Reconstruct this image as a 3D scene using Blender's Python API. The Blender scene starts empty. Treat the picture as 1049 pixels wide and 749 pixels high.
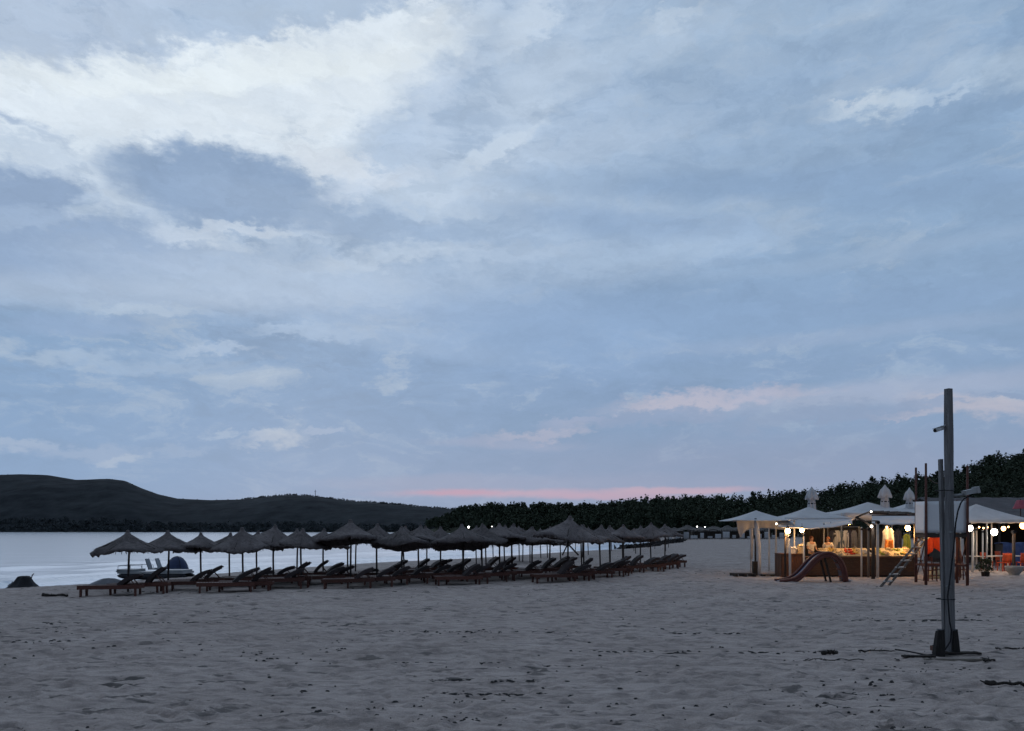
import bpy, math, random
import numpy as np
from mathutils import Vector, Matrix, Euler
random.seed(7); RNG = np.random.default_rng(11)
C = bpy.context.scene.collection
SC = bpy.context.scene
R = math.radians
# ------------------------------------------------------------------ camera
H, F, HY, CX = 2.3, 800.0, 543.0, 524.5          # eye height, focal length in px, horizon row, centre column (1049 x 749 frame)
cam = bpy.data.cameras.new("camera"); camo = bpy.data.objects.new("camera", cam); C.objects.link(camo)
camo.location = (0, 0, H); camo.rotation_euler = (R(90), 0, 0)
cam.sensor_width = 36; cam.lens = F / 1049 * 36; cam.shift_y = (HY - 374.5) / 1049
cam.clip_start = 0.1; cam.clip_end = 20000
SC.camera = camo
# ------------------------------------------------------------------ world
SUN_AZ, SUN_EL = -14.0, 9.0
SKY_GAIN = 1.0
w = bpy.data.worlds.new("World"); SC.world = w; w.use_nodes = True
NT = w.node_tree; NT.nodes.clear()
def nn(t, **kw):
    n = NT.nodes.new(t)
    for k, v in kw.items(): setattr(n, k, v)
    return n
def ln(a, b): NT.links.new(a, b)
def s2l(c):
    return tuple((x / 255 / 12.92) if x / 255 <= .04045 else ((x / 255 + .055) / 1.055) ** 2.4 for x in c)
def mth(op, a, b=None, c=None, clamp=False):
    n = nn("ShaderNodeMath", operation=op); n.use_clamp = clamp
    for i, v in enumerate((a, b, c)):
        if v is None: continue
        if isinstance(v, (int, float)): n.inputs[i].default_value = v
        else: ln(v, n.inputs[i])
    return n.outputs[0]
def build_sky():
    tc = nn("ShaderNodeTexCoord"); sep = nn("ShaderNodeSeparateXYZ"); ln(tc.outputs["Generated"], sep.inputs[0])
    X, Y, Z = sep.outputs
    az = mth("ARCTAN2", X, Y); el = mth("ARCSINE", Z)
    P = nn("ShaderNodeCombineXYZ"); ln(az, P.inputs[0]); ln(el, P.inputs[1])
    # coordinates on a flat cloud deck overhead, for the fine structure
    den = mth("ADD", mth("ABSOLUTE", Z), 0.13)
    Q = nn("ShaderNodeCombineXYZ"); ln(mth("DIVIDE", X, den), Q.inputs[0]); ln(mth("DIVIDE", Y, den), Q.inputs[1])
    def noise(vec, scale, detail, rough, sx=1, sy=1, off=0, dist=0.0):
        mp = nn("ShaderNodeMapping"); mp.inputs["Scale"].default_value = (sx, sy, 1); mp.inputs["Location"].default_value = (off, off * .7, off * 1.3)
        ln(vec, mp.inputs[0])
        n = nn("ShaderNodeTexNoise"); n.inputs["Scale"].default_value = scale; n.inputs["Detail"].default_value = detail
        n.inputs["Roughness"].default_value = rough; n.inputs["Distortion"].default_value = dist
        ln(mp.outputs[0], n.inputs["Vector"]); return n
    nA = noise(P.outputs[0], 9, 6, .58, 1, 2.1, 6.3)
    nB = noise(P.outputs[0], 26, 6, .62, 1, 2.0, 8.7)
    nC = noise(Q.outputs[0], 2.3, 9, .6, 1, 1, 1.3, .6)
    nD = noise(P.outputs[0], 70, 5, .6, 1, 1.7, 5.2)
    def vsub(col, k, ky):
        a = nn("ShaderNodeVectorMath", operation="SUBTRACT"); ln(col, a.inputs[0]); a.inputs[1].default_value = (.5, .5, .5)
        b = nn("ShaderNodeVectorMath", operation="MULTIPLY"); ln(a.outputs[0], b.inputs[0]); b.inputs[1].default_value = (k, ky, 0)
        return b.outputs[0]
    def vadd(a, b):
        n = nn("ShaderNodeVectorMath", operation="ADD"); ln(a, n.inputs[0]); ln(b, n.inputs[1]); return n.outputs[0]
    W = {}
    w1 = vadd(P.outputs[0], vsub(nA.outputs["Color"], .075, .04))
    w2 = vadd(w1, vsub(nB.outputs["Color"], .07, .042))
    W[1] = vadd(w2, vsub(nD.outputs["Color"], .026, .018))                      # strongly torn
    W[0] = vadd(vadd(P.outputs[0], vsub(nA.outputs["Color"], .05, .014)), vsub(nB.outputs["Color"], .022, .008))  # gently torn streaks
    # base: two elevation ramps, west (left) and east (right)
    def ramp(stops):
        r = nn("ShaderNodeValToRGB"); mr = nn("ShaderNodeMapRange"); ln(el, mr.inputs[0])
        mr.inputs[1].default_value = 0; mr.inputs[2].default_value = math.pi / 2; ln(mr.outputs[0], r.inputs[0])
        e = r.color_ramp.elements
        while len(e) < len(stops): e.new(.5)
        for k, (py, col) in enumerate(stops):
            e[k].position = max(0, min(1, math.atan((HY - py) / F) / (math.pi / 2))) if py > -1000 else (90 if py == -2000 else 60) / 90
            e[k].color = s2l(col) + (1,)
        return r.outputs[0]
    L = ramp([(543, (142, 160, 192)), (500, (143, 167, 203)), (440, (140, 166, 203)), (380, (141, 168, 205)), (250, (163, 183, 214)), (0, (186, 199, 224)), (-1500, (184, 198, 222)), (-2000, (176, 190, 216))])
    Rr = ramp([(543, (152, 160, 188)), (500, (148, 159, 189)), (440, (141, 160, 193)), (380, (138, 160, 197)), (250, (139, 165, 199)), (0, (146, 171, 202)), (-1500, (172, 187, 213)), (-2000, (176, 190, 216))])
    fac = nn("ShaderNodeMapRange", interpolation_type="SMOOTHSTEP"); ln(az, fac.inputs[0]); fac.inputs[1].default_value = -.45; fac.inputs[2].default_value = .5
    def mix(f, a, b, typ="MIX"):
        m = nn("ShaderNodeMix", data_type="RGBA", blend_type=typ)
        if isinstance(f, (int, float)): m.inputs[0].default_value = f
        else: ln(f, m.inputs[0])
        ln(a, m.inputs[6])
        if isinstance(b, tuple): m.inputs[7].default_value = b + (1,)
        else: ln(b, m.inputs[7])
        return m.outputs[2]
    CNT = [0]; GR = mth("SUBTRACT", mth("ADD", mth("MULTIPLY", nB.outputs[0], .6), mth("MULTIPLY", nD.outputs[0], .4)), .5)
    col = mix(fac.outputs[0], L, Rr)
    # large soft patches of the cloud deck, in every direction
    f0 = nn("ShaderNodeMapRange", interpolation_type="SMOOTHSTEP"); ln(nC.outputs[0], f0.inputs[0]); f0.inputs[1].default_value = .45; f0.inputs[2].default_value = .75; f0.inputs[4].default_value = .4
    hf = nn("ShaderNodeMapRange"); ln(el, hf.inputs[0]); hf.inputs[1].default_value = .1; hf.inputs[2].default_value = .4
    col = mix(mth("MULTIPLY", f0.outputs[0], hf.outputs[0]), col, s2l((176, 192, 219)))
    nG = noise(W[0], 6.5, 9, .6, 1, 3.0, 12.7, .9); nH = noise(W[1], 15, 8, .62, 1, 2.2, 21.3, .6)
    lay = mth("ADD", mth("MULTIPLY", nG.outputs[0], .62), mth("MULTIPLY", nH.outputs[0], .38))
    vf = nn("ShaderNodeMapRange"); ln(el, vf.inputs[0]); vf.inputs[1].default_value = .06; vf.inputs[2].default_value = .28; vf.inputs[3].default_value = .25; vf.inputs[4].default_value = 1
    def layer(a, b, op, c):
        nonlocal col
        r = nn("ShaderNodeMapRange", interpolation_type="SMOOTHSTEP"); ln(lay, r.inputs[0]); r.inputs[1].default_value = a; r.inputs[2].default_value = b; r.inputs[4].default_value = op
        col = mix(mth("MULTIPLY", r.outputs[0], vf.outputs[0]), col, s2l(c))
    def layers(k):
        layer(.50, .62, .62 * k, (181, 194, 215)); layer(.60, .70, .5 * k, (196, 207, 224)); layer(.515, .38, .8 * k, (134, 157, 190))
    layers(1)
    def blob(px, py, rx, ry, rot, colr, op, soft=.4, warp=1, grain=.35):
        nonlocal col
        if CNT[0] % 22 == 21:                              # evaluate the deck in chunks (keeps the shader's stack small)
            for k in W:
                t = nn("ShaderNodeVectorMath", operation="MULTIPLY_ADD"); ln(col, t.inputs[0]); t.inputs[1].default_value = (1e-9, 1e-9, 0); ln(W[k], t.inputs[2]); W[k] = t.outputs[0]
        CNT[0] += 1
        a = math.atan((px - CX) / F); e = math.atan((HY - py) / F * math.cos(a))
        mp = nn("ShaderNodeMapping", vector_type="TEXTURE")
        mp.inputs["Location"].default_value = (a, e, 0); mp.inputs["Rotation"].default_value = (0, 0, R(-rot) + math.atan(-math.cos(e) ** 2 * (HY - py) / F * math.sin(a)))
        ca = math.cos(a) ** 2; mp.inputs["Scale"].default_value = (rx / F * (ca if abs(rot) < 60 else 1), ry / F * math.cos(a) * math.cos(e) ** 2, 1)
        ln(W[warp], mp.inputs[0])
        le = nn("ShaderNodeVectorMath", operation="LENGTH"); ln(mp.outputs[0], le.inputs[0])
        d = mth("ADD", le.outputs["Value"], mth("MULTIPLY", GR, grain * 2))
        mr = nn("ShaderNodeMapRange", interpolation_type="SMOOTHSTEP"); ln(d, mr.inputs[0])
        mr.inputs[1].default_value = 1 + soft; mr.inputs[2].default_value = 1 - soft; mr.inputs[3].default_value = 0; mr.inputs[4].default_value = op
        col = mix(mr.outputs[0], col, s2l(colr))
    B = blob
    WH = (226, 233, 246)
    # the bright opening
    B(150, 100, 350, 62, -4, WH, 1, .42); B(400, 62, 110, 56, -18, WH, 1, .38); B(215, 135, 200, 48, 0, WH, .95, .4)
    B(270, 200, 140, 45, 8, (208, 219, 238), .7, .6); B(120, 225, 120, 18, -4, (204, 216, 236), .7, .5)
    B(420, 42, 50, 14, -22, (243, 246, 253), .85, .45); B(170, 66, 150, 12, -4, (238, 243, 251), .6, .6); B(90, 165, 120, 40, 0, (214, 224, 241), .7, .6)
    # top band
    B(110, 8, 460, 47, -3, (184, 198, 223), 1, .34, 1, .3); B(340, -12, 190, 34, -12, (178, 194, 220), 1, .3)
    # big mass right of the opening
    B(665, 135, 300, 150, -14, (178, 195, 222), .95, .18, 1, .35); B(465, 165, 120, 62, -32, (188, 203, 227), .9, .3, 1, .5)
    B(440, 110, 70, 55, -35, (182, 198, 224), .85, .4, 1, .6); B(560, 20, 90, 40, 0, (184, 199, 224), .7, .5, 1, .5); B(520, 120, 110, 95, -20, (190, 204, 228), .5, .5)
    B(930, 170, 330, 230, 0, (146, 170, 203), .8, .8); B(800, 20, 260, 45, -8, (160, 181, 210), .6, .6)
    layers(.5)
    B(190, 104, 250, 40, -3, WH, .75, .6); B(400, 62, 70, 36, -18, WH, .7, .6); B(230, 80, 200, 14, -3, (240, 245, 252), .6, .7)
    # dark clouds on the left
    B(228, 192, 108, 40, 7, (147, 168, 201), 1, .3); B(180, 182, 62, 26, 4, (146, 167, 200), .9, .4); B(215, 205, 80, 22, 4, (150, 171, 204), .8, .5); B(335, 218, 130, 20, 10, (156, 176, 208), .75, .45); B(455, 232, 150, 18, 6, (158, 179, 211), .55, .6)
    B(14, 194, 70, 28, 4, (149, 169, 202), 1, .35); B(15, 129, 30, 8, 10, (164, 181, 210), .8, .8); B(58, 146, 22, 5, 15, (172, 188, 215), .6, .8); B(30, 152, 60, 6, 8, (186, 200, 223), .6, .8); B(20, 168, 60, 8, 4, (180, 195, 220), .6, .8)
    B(85, 258, 125, 34, 0, (146, 167, 201), 1, .4); B(40, 275, 90, 18, 0, (150, 171, 205), .8, .5); B(20, 222, 55, 12, 0, (158, 177, 208), .8, .4)
    B(180, 268, 60, 9, 5, (152, 172, 206), .6, .5); B(215, 250, 50, 6, 8, (206, 217, 236), .5, .5)
    # left streaks, lens
    B(120, 302, 220, 18, 3, (184, 198, 223), .55, .6, 0); B(85, 334, 80, 11, 0, (150, 173, 209), .8, .4, 0); B(350, 300, 230, 26, 8, (175, 192, 221), .5, .7, 0)
    B(120, 374, 150, 7, 3, (180, 196, 221), .4, .8); B(50, 366, 90, 6, 0, (184, 199, 222), .3, .8); B(215, 362, 50, 5, 2, (186, 200, 224), .5, .6); B(150, 318, 60, 6, 4, (190, 204, 226), .5, .6); B(320, 340, 60, 5, 6, (180, 197, 224), .5, .6); B(420, 348, 120, 14, 8, (172, 190, 219), .45, .6, 0)
    B(600, 275, 200, 22, -6, (160, 180, 211), .6, .6, 0); B(520, 260, 90, 10, -4, (182, 197, 222), .4, .6)
    # bright crumbs
    B(300, 285, 180, 26, 2, (184, 199, 224), .6, .7, 1, .6); B(400, 262, 80, 10, -6, (194, 207, 229), .6, .6, 1, .7); B(560, 80, 60, 26, -40, (196, 209, 231), .5, .6, 1, .9); B(430, 215, 70, 8, 4, (192, 206, 229), .5, .6, 1, .8)
    B(640, 60, 120, 20, -16, (186, 201, 225), .5, .7, 1, .8); B(610, 150, 90, 16, -10, (184, 199, 224), .45, .7, 1, .8); B(700, 255, 120, 12, -8, (170, 189, 217), .5, .7, 1, .7)
    B(540, 26, 34, 20, -38, (210, 220, 238), .55, .6, 1, 1.0); B(505, 152, 46, 10, -22, (206, 217, 236), .7, .5, 1, .8); B(385, 186, 50, 12, -14, (206, 216, 236), .7, .5, 1, .8)
    B(465, 200, 60, 8, -6, (200, 212, 233), .5, .5, 1, .8); B(455, 95, 40, 16, -30, (200, 212, 234), .5, .6, 1, .8); B(345, 170, 45, 14, 12, (222, 227, 240), .7, .5)
    B(240, 236, 60, 6, 4, (208, 217, 235), .6, .5); B(190, 240, 30, 6, 10, (205, 215, 234), .6, .5)
    B(692, 20, 30, 7, -18, (196, 208, 228), .5, .6)
    B(898, 107, 42, 8, -8, (198, 210, 228), .75, .8, 1, .8); B(880, 104, 22, 4, 4, (200, 210, 228), .5, .5); B(1030, 72, 60, 17, -14, (182, 198, 221), .65, .9, 1, .7); B(960, 100, 50, 5, -20, (184, 199, 222), .6, .6)
    # dark streaks on the right
    B(760, 190, 180, 15, -2, (141, 165, 200), .75, .7, 0); B(960, 195, 120, 14, -8, (140, 164, 199), .6, .7, 0); B(640, 228, 120, 14, 4, (146, 169, 204), .7, .7, 0); B(580, 185, 90, 12, -4, (158, 179, 210), .6, .7, 0)
    B(900, 262, 200, 8, -9, (154, 175, 206), .7, .7, 0); B(700, 325, 240, 28, -3, (143, 168, 205), .7, .8, 0); B(930, 310, 160, 14, -6, (142, 166, 202), .6, .7, 0); B(850, 345, 200, 7, -6, (158, 175, 206), .5, .7, 0)
    B(560, 345, 130, 40, 0, (147, 172, 210), .6, .8, 0)
    # small cumulus over the bay
    CU = (178, 190, 213)
    B(284, 450, 32, 6, -2, CU, .8, .55); B(290, 444, 20, 5, 0, (184, 195, 216), .7, .6); B(228, 442, 17, 4, 0, (166, 184, 212), .8, .5); B(333, 446, 12, 4, 0, (166, 182, 211), .7, .5)
    B(18, 455, 30, 7, 4, (168, 183, 210), .8, .5); B(78, 462, 70, 9, 3, (160, 177, 207), .7, .6); B(122, 470, 24, 5, -4, (172, 186, 211), .8, .5); B(190, 462, 30, 5, 0, (158, 177, 208), .6, .6); B(152, 444, 14, 4, 0, (160, 180, 210), .5, .6)
    # pink light low in the west
    PK = (199, 170, 192)
    B(600, 500, 190, 12, 0, (160, 166, 194), .6, .7, 0); B(545, 506, 110, 3.6, 0, (205, 170, 190), .65, .9, 0); B(470, 505, 40, 2.6, 0, (196, 160, 184), .7, .6, 0); B(700, 503, 70, 3.4, -1, (205, 172, 190), .85, .5, 0); B(640, 509, 70, 3, 0, (202, 168, 188), .6, .6, 0)
    B(470, 495, 120, 7, 0, (158, 168, 198), .5, .6, 0)
    B(900, 402, 240, 12, -6, (174, 181, 206), .6, .7, 0); B(735, 410, 90, 7, -5, (190, 186, 206), .7, .7); B(1000, 416, 70, 12, 3, (196, 189, 203), .7, .7); B(690, 417, 50, 6, -3, (188, 186, 206), .7, .5)
    B(555, 444, 48, 5, -5, (180, 181, 204), .7, .7); B(600, 432, 40, 4, -4, (172, 178, 206), .6, .6); B(922, 425, 40, 4, -4, (190, 186, 204), .8, .5); B(520, 455, 70, 5, 2, (168, 175, 203), .5, .6, 0)
    B(665, 430, 60, 9, -2, (148, 164, 196), .85, .4); B(715, 424, 30, 6, 4, (152, 166, 197), .7, .5); B(850, 427, 110, 9, -5, (148, 163, 194), .8, .5); B(1034, 401, 32, 5, -6, (146, 163, 195), .95, .4); B(965, 414, 30, 4, -2, (152, 167, 198), .8, .5)
    B(830, 478, 300, 26, 0, (151, 161, 190), .5, .8, 0)
    # fine mottling
    nE = noise(W[1], 16, 9, .68, 1, 2.4, 4.4, .5)
    nF = noise(W[0], 5, 6, .6, 1, 3.2, 9.4, .3)
    gg = mth("ADD", mth("MULTIPLY", nE.outputs[0], .6), mth("MULTIPLY", nF.outputs[0], .4))
    hz = nn("ShaderNodeMapRange"); ln(el, hz.inputs[0]); hz.inputs[1].default_value = .02; hz.inputs[2].default_value = .35; hz.inputs[3].default_value = .12; hz.inputs[4].default_value = 1
    gm = nn("ShaderNodeMapRange"); ln(gg, gm.inputs[0]); gm.inputs[1].default_value = .3; gm.inputs[2].default_value = .7; gm.inputs[3].default_value = -.12; gm.inputs[4].default_value = .12
    g = nn("ShaderNodeMath", operation="MULTIPLY_ADD"); ln(gm.outputs[0], g.inputs[0]); ln(hz.outputs[0], g.inputs[1]); g.inputs[2].default_value = 1
    v = nn("ShaderNodeVectorMath", operation="SCALE"); ln(col, v.inputs[0]); ln(g.outputs[0], v.inputs[3])
    # dusk: the half of the sky behind the viewer is darker
    dk = nn("ShaderNodeMapRange", interpolation_type="SMOOTHSTEP"); ln(Y, dk.inputs[0]); dk.inputs[1].default_value = -.7; dk.inputs[2].default_value = .55; dk.inputs[3].default_value = .5; dk.inputs[4].default_value = 1.0
    vt = nn("ShaderNodeVectorMath", operation="MULTIPLY"); ln(v.outputs[0], vt.inputs[0]); vt.inputs[1].default_value = (.945, .985, .96)
    v2 = nn("ShaderNodeVectorMath", operation="SCALE"); ln(vt.outputs[0], v2.inputs[0]); ln(dk.outputs[0], v2.inputs[3])
    # physical sky under the cloud deck, background strength 0.1: the deck is given in the same units
    v3 = nn("ShaderNodeVectorMath", operation="SCALE"); ln(v2.outputs[0], v3.inputs[0]); v3.inputs[3].default_value = 10.0 * SKY_GAIN
    st = nn("ShaderNodeTexSky", sky_type="NISHITA"); st.sun_disc = False; st.sun_elevation = R(SUN_EL); st.sun_rotation = R(SUN_AZ); st.air_density = 1.5; st.dust_density = 2
    out = mix(.992, st.outputs[0], v3.outputs[0])
    bg = nn("ShaderNodeBackground"); ln(out, bg.inputs[0]); bg.inputs[1].default_value = .1
    o = nn("ShaderNodeOutputWorld"); ln(bg.outputs[0], o.inputs[0])
build_sky()
w.cycles.sampling_method = 'MANUAL'; w.cycles.sample_map_resolution = 512
sun = bpy.data.lights.new("sun", 'SUN'); sun.energy = .10; sun.angle = R(40); sun.color = (1, .93, .88)
suno = bpy.data.objects.new("sun", sun); C.objects.link(suno)
sd = Vector((math.sin(R(SUN_AZ)) * math.cos(R(SUN_EL)), math.cos(R(SUN_AZ)) * math.cos(R(SUN_EL)), math.sin(R(SUN_EL))))
suno.rotation_euler = sd.to_track_quat('Z', 'Y').to_euler(); suno.location = (0, 0, 50)
SC.view_settings.view_transform = 'Standard'; SC.view_settings.look = 'None'; SC.view_settings.exposure = 0; SC.view_settings.gamma = 1
SC.render.engine = 'CYCLES'; SC.cycles.max_bounces = 6; SC.cycles.diffuse_bounces = 3; SC.cycles.glossy_bounces = 3; SC.cycles.use_denoising = True; SC.cycles.use_adaptive_sampling = True; SC.cycles.adaptive_threshold = .02; SC.cycles.adaptive_min_samples = 8

# ------------------------------------------------------------------ helpers
def P(px, py, Y): return Vector(((px - CX) / F * Y, Y, H + (HY - py) / F * Y))
def XW(px, Y): return (px - CX) / F * Y
_m = {}
def mat(name, c1, c2=None, scale=8, rough=.8, bump=0, detail=5, stretch=(1, 1, 1), emit=None, es=0, metal=0, rnd=0, trans=0, spec=.3):
    if name in _m: return _m[name]
    m = bpy.data.materials.new(name); m.use_nodes = True; nt = m.node_tree; b = nt.nodes["Principled BSDF"]; _m[name] = m
    b.inputs["Roughness"].default_value = rough; b.inputs["Metallic"].default_value = metal; b.inputs["Specular IOR Level"].default_value = spec
    tc = nt.nodes.new("ShaderNodeTexCoord"); mp = nt.nodes.new("ShaderNodeMapping"); mp.inputs["Scale"].default_value = stretch
    nt.links.new(tc.outputs["Object"], mp.inputs[0])
    n = nt.nodes.new("ShaderNodeTexNoise"); n.inputs["Scale"].default_value = scale; n.inputs["Detail"].default_value = detail; n.inputs["Roughness"].default_value = .65
    nt.links.new(mp.outputs[0], n.inputs["Vector"])
    r = nt.nodes.new("ShaderNodeValToRGB"); r.color_ramp.elements[0].position = .3; r.color_ramp.elements[1].position = .7
    r.color_ramp.elements[0].color = tuple(c1) + (1,); r.color_ramp.elements[1].color = tuple(c2 or [x * 1.25 for x in c1]) + (1,)
    nt.links.new(n.outputs[0], r.inputs[0]); out = r.outputs[0]
    if rnd:
        oi = nt.nodes.new("ShaderNodeObjectInfo"); mr = nt.nodes.new("ShaderNodeMapRange"); nt.links.new(oi.outputs["Random"], mr.inputs[0])
        mr.inputs[3].default_value = 1 - rnd; mr.inputs[4].default_value = 1 + rnd
        v = nt.nodes.new("ShaderNodeVectorMath"); v.operation = "SCALE"; nt.links.new(out, v.inputs[0]); nt.links.new(mr.outputs[0], v.inputs[3]); out = v.outputs[0]
    nt.links.new(out, b.inputs["Base Color"])
    if bump:
        bp = nt.nodes.new("ShaderNodeBump"); bp.inputs["Strength"].default_value = bump; bp.inputs["Distance"].default_value = .02
        nt.links.new(n.outputs[0], bp.inputs["Height"]); nt.links.new(bp.outputs[0], b.inputs["Normal"])
    if trans:
        tb = nt.nodes.new("ShaderNodeBsdfTranslucent"); nt.links.new(out, tb.inputs[0]); ms = nt.nodes.new("ShaderNodeMixShader"); ms.inputs[0].default_value = trans
        o = nt.nodes["Material Output"]; nt.links.new(b.outputs[0], ms.inputs[1]); nt.links.new(tb.outputs[0], ms.inputs[2]); nt.links.new(ms.outputs[0], o.inputs[0])
    if emit: b.inputs["Emission Color"].default_value = tuple(emit) + (1,); b.inputs["Emission Strength"].default_value = es
    return m

def mesh_arr(name, V, Q, mats=(), smooth=False, mi=None):
    V = np.asarray(V, dtype=np.float32); Q = np.asarray(Q, dtype=np.int32); k = Q.shape[1]
    me = bpy.data.meshes.new(name); me.vertices.add(len(V)); me.vertices.foreach_set("co", V.ravel())
    me.loops.add(Q.size); me.loops.foreach_set("vertex_index", Q.ravel()); me.polygons.add(len(Q))
    me.polygons.foreach_set("loop_start", np.arange(0, Q.size, k, dtype=np.int32)); me.polygons.foreach_set("loop_total", np.full(len(Q), k, dtype=np.int32))
    for m in mats: me.materials.append(m)
    if mi is not None: me.polygons.foreach_set("material_index", np.asarray(mi, dtype=np.int32))
    if smooth: me.polygons.foreach_set("use_smooth", np.ones(len(Q), dtype=bool))
    me.update(calc_edges=True); return me
def link(name, me, parent=None):
    o = bpy.data.objects.new(name, me); C.objects.link(o)
    if parent: o.parent = parent
    return o
def tag(o, label=None, cat=None, group=None, kind=None):
    if label: o["label"] = label
    if cat: o["category"] = cat
    if group: o["group"] = group
    if kind: o["kind"] = kind
    return o
def thing(name, loc, label, cat, group=None, rz=0):
    o = bpy.data.objects.new(name, None); C.objects.link(o); o.location = loc; o.rotation_euler = (0, 0, rz); o.empty_display_size = .2
    return tag(o, label, cat, group)
def copy_tree(o, parent=None):
    c = o.copy(); C.objects.link(c)
    if parent: c.parent = parent
    for ch in list(o.children): copy_tree(ch, c)
    return c
class MB:
    def __init__(s, o=(0, 0, 0)): s.v = []; s.f = []; s.m = []; s.o = Vector(o)
    def add(s, vs, fs, mi=0):
        b = len(s.v); s.v += [Vector(x) - s.o for x in vs]; s.f += [[b + i for i in f] for f in fs]; s.m += [mi] * len(fs)
    def box(s, c, d, rot=None, mi=0):
        c = Vector(c); M = Euler(rot).to_matrix() if rot else Matrix.Identity(3)
        vs = [c + M @ Vector((x * d[0] / 2, y * d[1] / 2, z * d[2] / 2)) for x in (-1, 1) for y in (-1, 1) for z in (-1, 1)]
        s.add(vs, [(0, 1, 3, 2), (4, 6, 7, 5), (0, 4, 5, 1), (2, 3, 7, 6), (0, 2, 6, 4), (1, 5, 7, 3)], mi)
    def beam(s, p, q, a, b=None, mi=0, up=(0, 0, 1)):
        p = Vector(p); q = Vector(q); b = b or a; d = (q - p).normalized(); u = Vector(up)
        if abs(d.dot(u)) > .98: u = Vector((0, 1, 0))
        x = d.cross(u).normalized() * a / 2; y = x.cross(d).normalized() * b / 2
        s.add([p - x - y, p + x - y, p + x + y, p - x + y, q - x - y, q + x - y, q + x + y, q - x + y],
              [(0, 3, 2, 1), (4, 5, 6, 7), (0, 1, 5, 4), (1, 2, 6, 5), (2, 3, 7, 6), (3, 0, 4, 7)], mi)
    def tube(s, pts, r, n=8, mi=0):
        pts = [Vector(p) for p in pts]; rs = r if isinstance(r, (list, tuple)) else [r] * len(pts); vs = []; fs = []; pu = None
        for i, p in enumerate(pts):
            d = (pts[min(i + 1, len(pts) - 1)] - pts[max(i - 1, 0)]).normalized()
            u = pu or (Vector((0, 0, 1)) if abs(d.z) < .9 else Vector((0, 1, 0)))
            x = d.cross(u).normalized(); y = x.cross(d).normalized(); pu = y
            vs += [p + (x * math.cos(2 * math.pi * k / n) + y * math.sin(2 * math.pi * k / n)) * rs[i] for k in range(n)]
        for i in range(len(pts) - 1):
            fs += [(i * n + k, i * n + (k + 1) % n, (i + 1) * n + (k + 1) % n, (i + 1) * n + k) for k in range(n)]
        fs += [tuple(range(n))[::-1], tuple((len(pts) - 1) * n + k for k in range(n))]
        s.add(vs, fs, mi)
    def lathe(s, prof, n=24, c=(0, 0, 0), wob=None, mi=0):
        c = Vector(c); vs = []; fs = []
        for i, (r, z) in enumerate(prof):
            for k in range(n):
                a = 2 * math.pi * k / n; rr, dz = (r, 0) if not wob else wob(i, k, r)
                vs.append(c + Vector((rr * math.cos(a), rr * math.sin(a), z + dz)))
        for i in range(len(prof) - 1):
            fs += [(i * n + k, i * n + (k + 1) % n, (i + 1) * n + (k + 1) % n, (i + 1) * n + k) for k in range(n)]
        s.add(vs, fs, mi)
    def sphere(s, c, r, n=12, mi=0):
        rr = r if isinstance(r, (list, tuple)) else (r, r, r); c = Vector(c); vs = []; fs = []; m = n // 2
        for i in range(m + 1):
            t = math.pi * i / m
            vs += [c + Vector((rr[0] * math.sin(t) * math.cos(2 * math.pi * k / n), rr[1] * math.sin(t) * math.sin(2 * math.pi * k / n), rr[2] * math.cos(t))) for k in range(n)]
        for i in range(m): fs += [(i * n + k, (i + 1) * n + k, (i + 1) * n + (k + 1) % n, i * n + (k + 1) % n) for k in range(n)]
        s.add(vs, fs, mi)
    def grid(s, fn, nu, nv, mi=0, thick=0):
        vs = [fn(i / nu, j / nv) for j in range(nv + 1) for i in range(nu + 1)]; wd = nu + 1
        fs = [(j * wd + i, j * wd + i + 1, (j + 1) * wd + i + 1, (j + 1) * wd + i) for j in range(nv) for i in range(nu)]
        s.add(vs, fs, mi)
    def mesh(s, name, mats, smooth=False):
        me = bpy.data.meshes.new(name); me.from_pydata([tuple(v) for v in s.v], [], s.f)
        for m in (mats if isinstance(mats, (list, tuple)) else [mats]): me.materials.append(m)
        me.polygons.foreach_set("material_index", s.m)
        if smooth: me.polygons.foreach_set("use_smooth", [True] * len(s.f))
        me.update(); return me
    def build(s, name, mats, parent=None, smooth=False, thick=0):
        o = link(name, s.mesh(name, mats, smooth), parent)
        if thick:
            md = o.modifiers.new("thickness", 'SOLIDIFY'); md.thickness = thick; md.offset = 0
        return o
# value noise (numpy)
_lat = RNG.random((256, 256))
def vnoise(x, y):
    xi = np.floor(x).astype(int); yi = np.floor(y).astype(int); fx = x - xi; fy = y - yi
    fx = fx * fx * (3 - 2 * fx); fy = fy * fy * (3 - 2 * fy); g = lambda a, b: _lat[a & 255, b & 255]
    return (g(xi, yi) * (1 - fx) + g(xi + 1, yi) * fx) * (1 - fy) + (g(xi, yi + 1) * (1 - fx) + g(xi + 1, yi + 1) * fx) * fy
def fbm(x, y, o=4):
    s = 0; a = .5; t = 0
    for k in range(o): s = s + a * vnoise(x * 2 ** k + 17.3 * k, y * 2 ** k + 9.1 * k); t += a; a *= .5
    return s / t - .5
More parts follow.
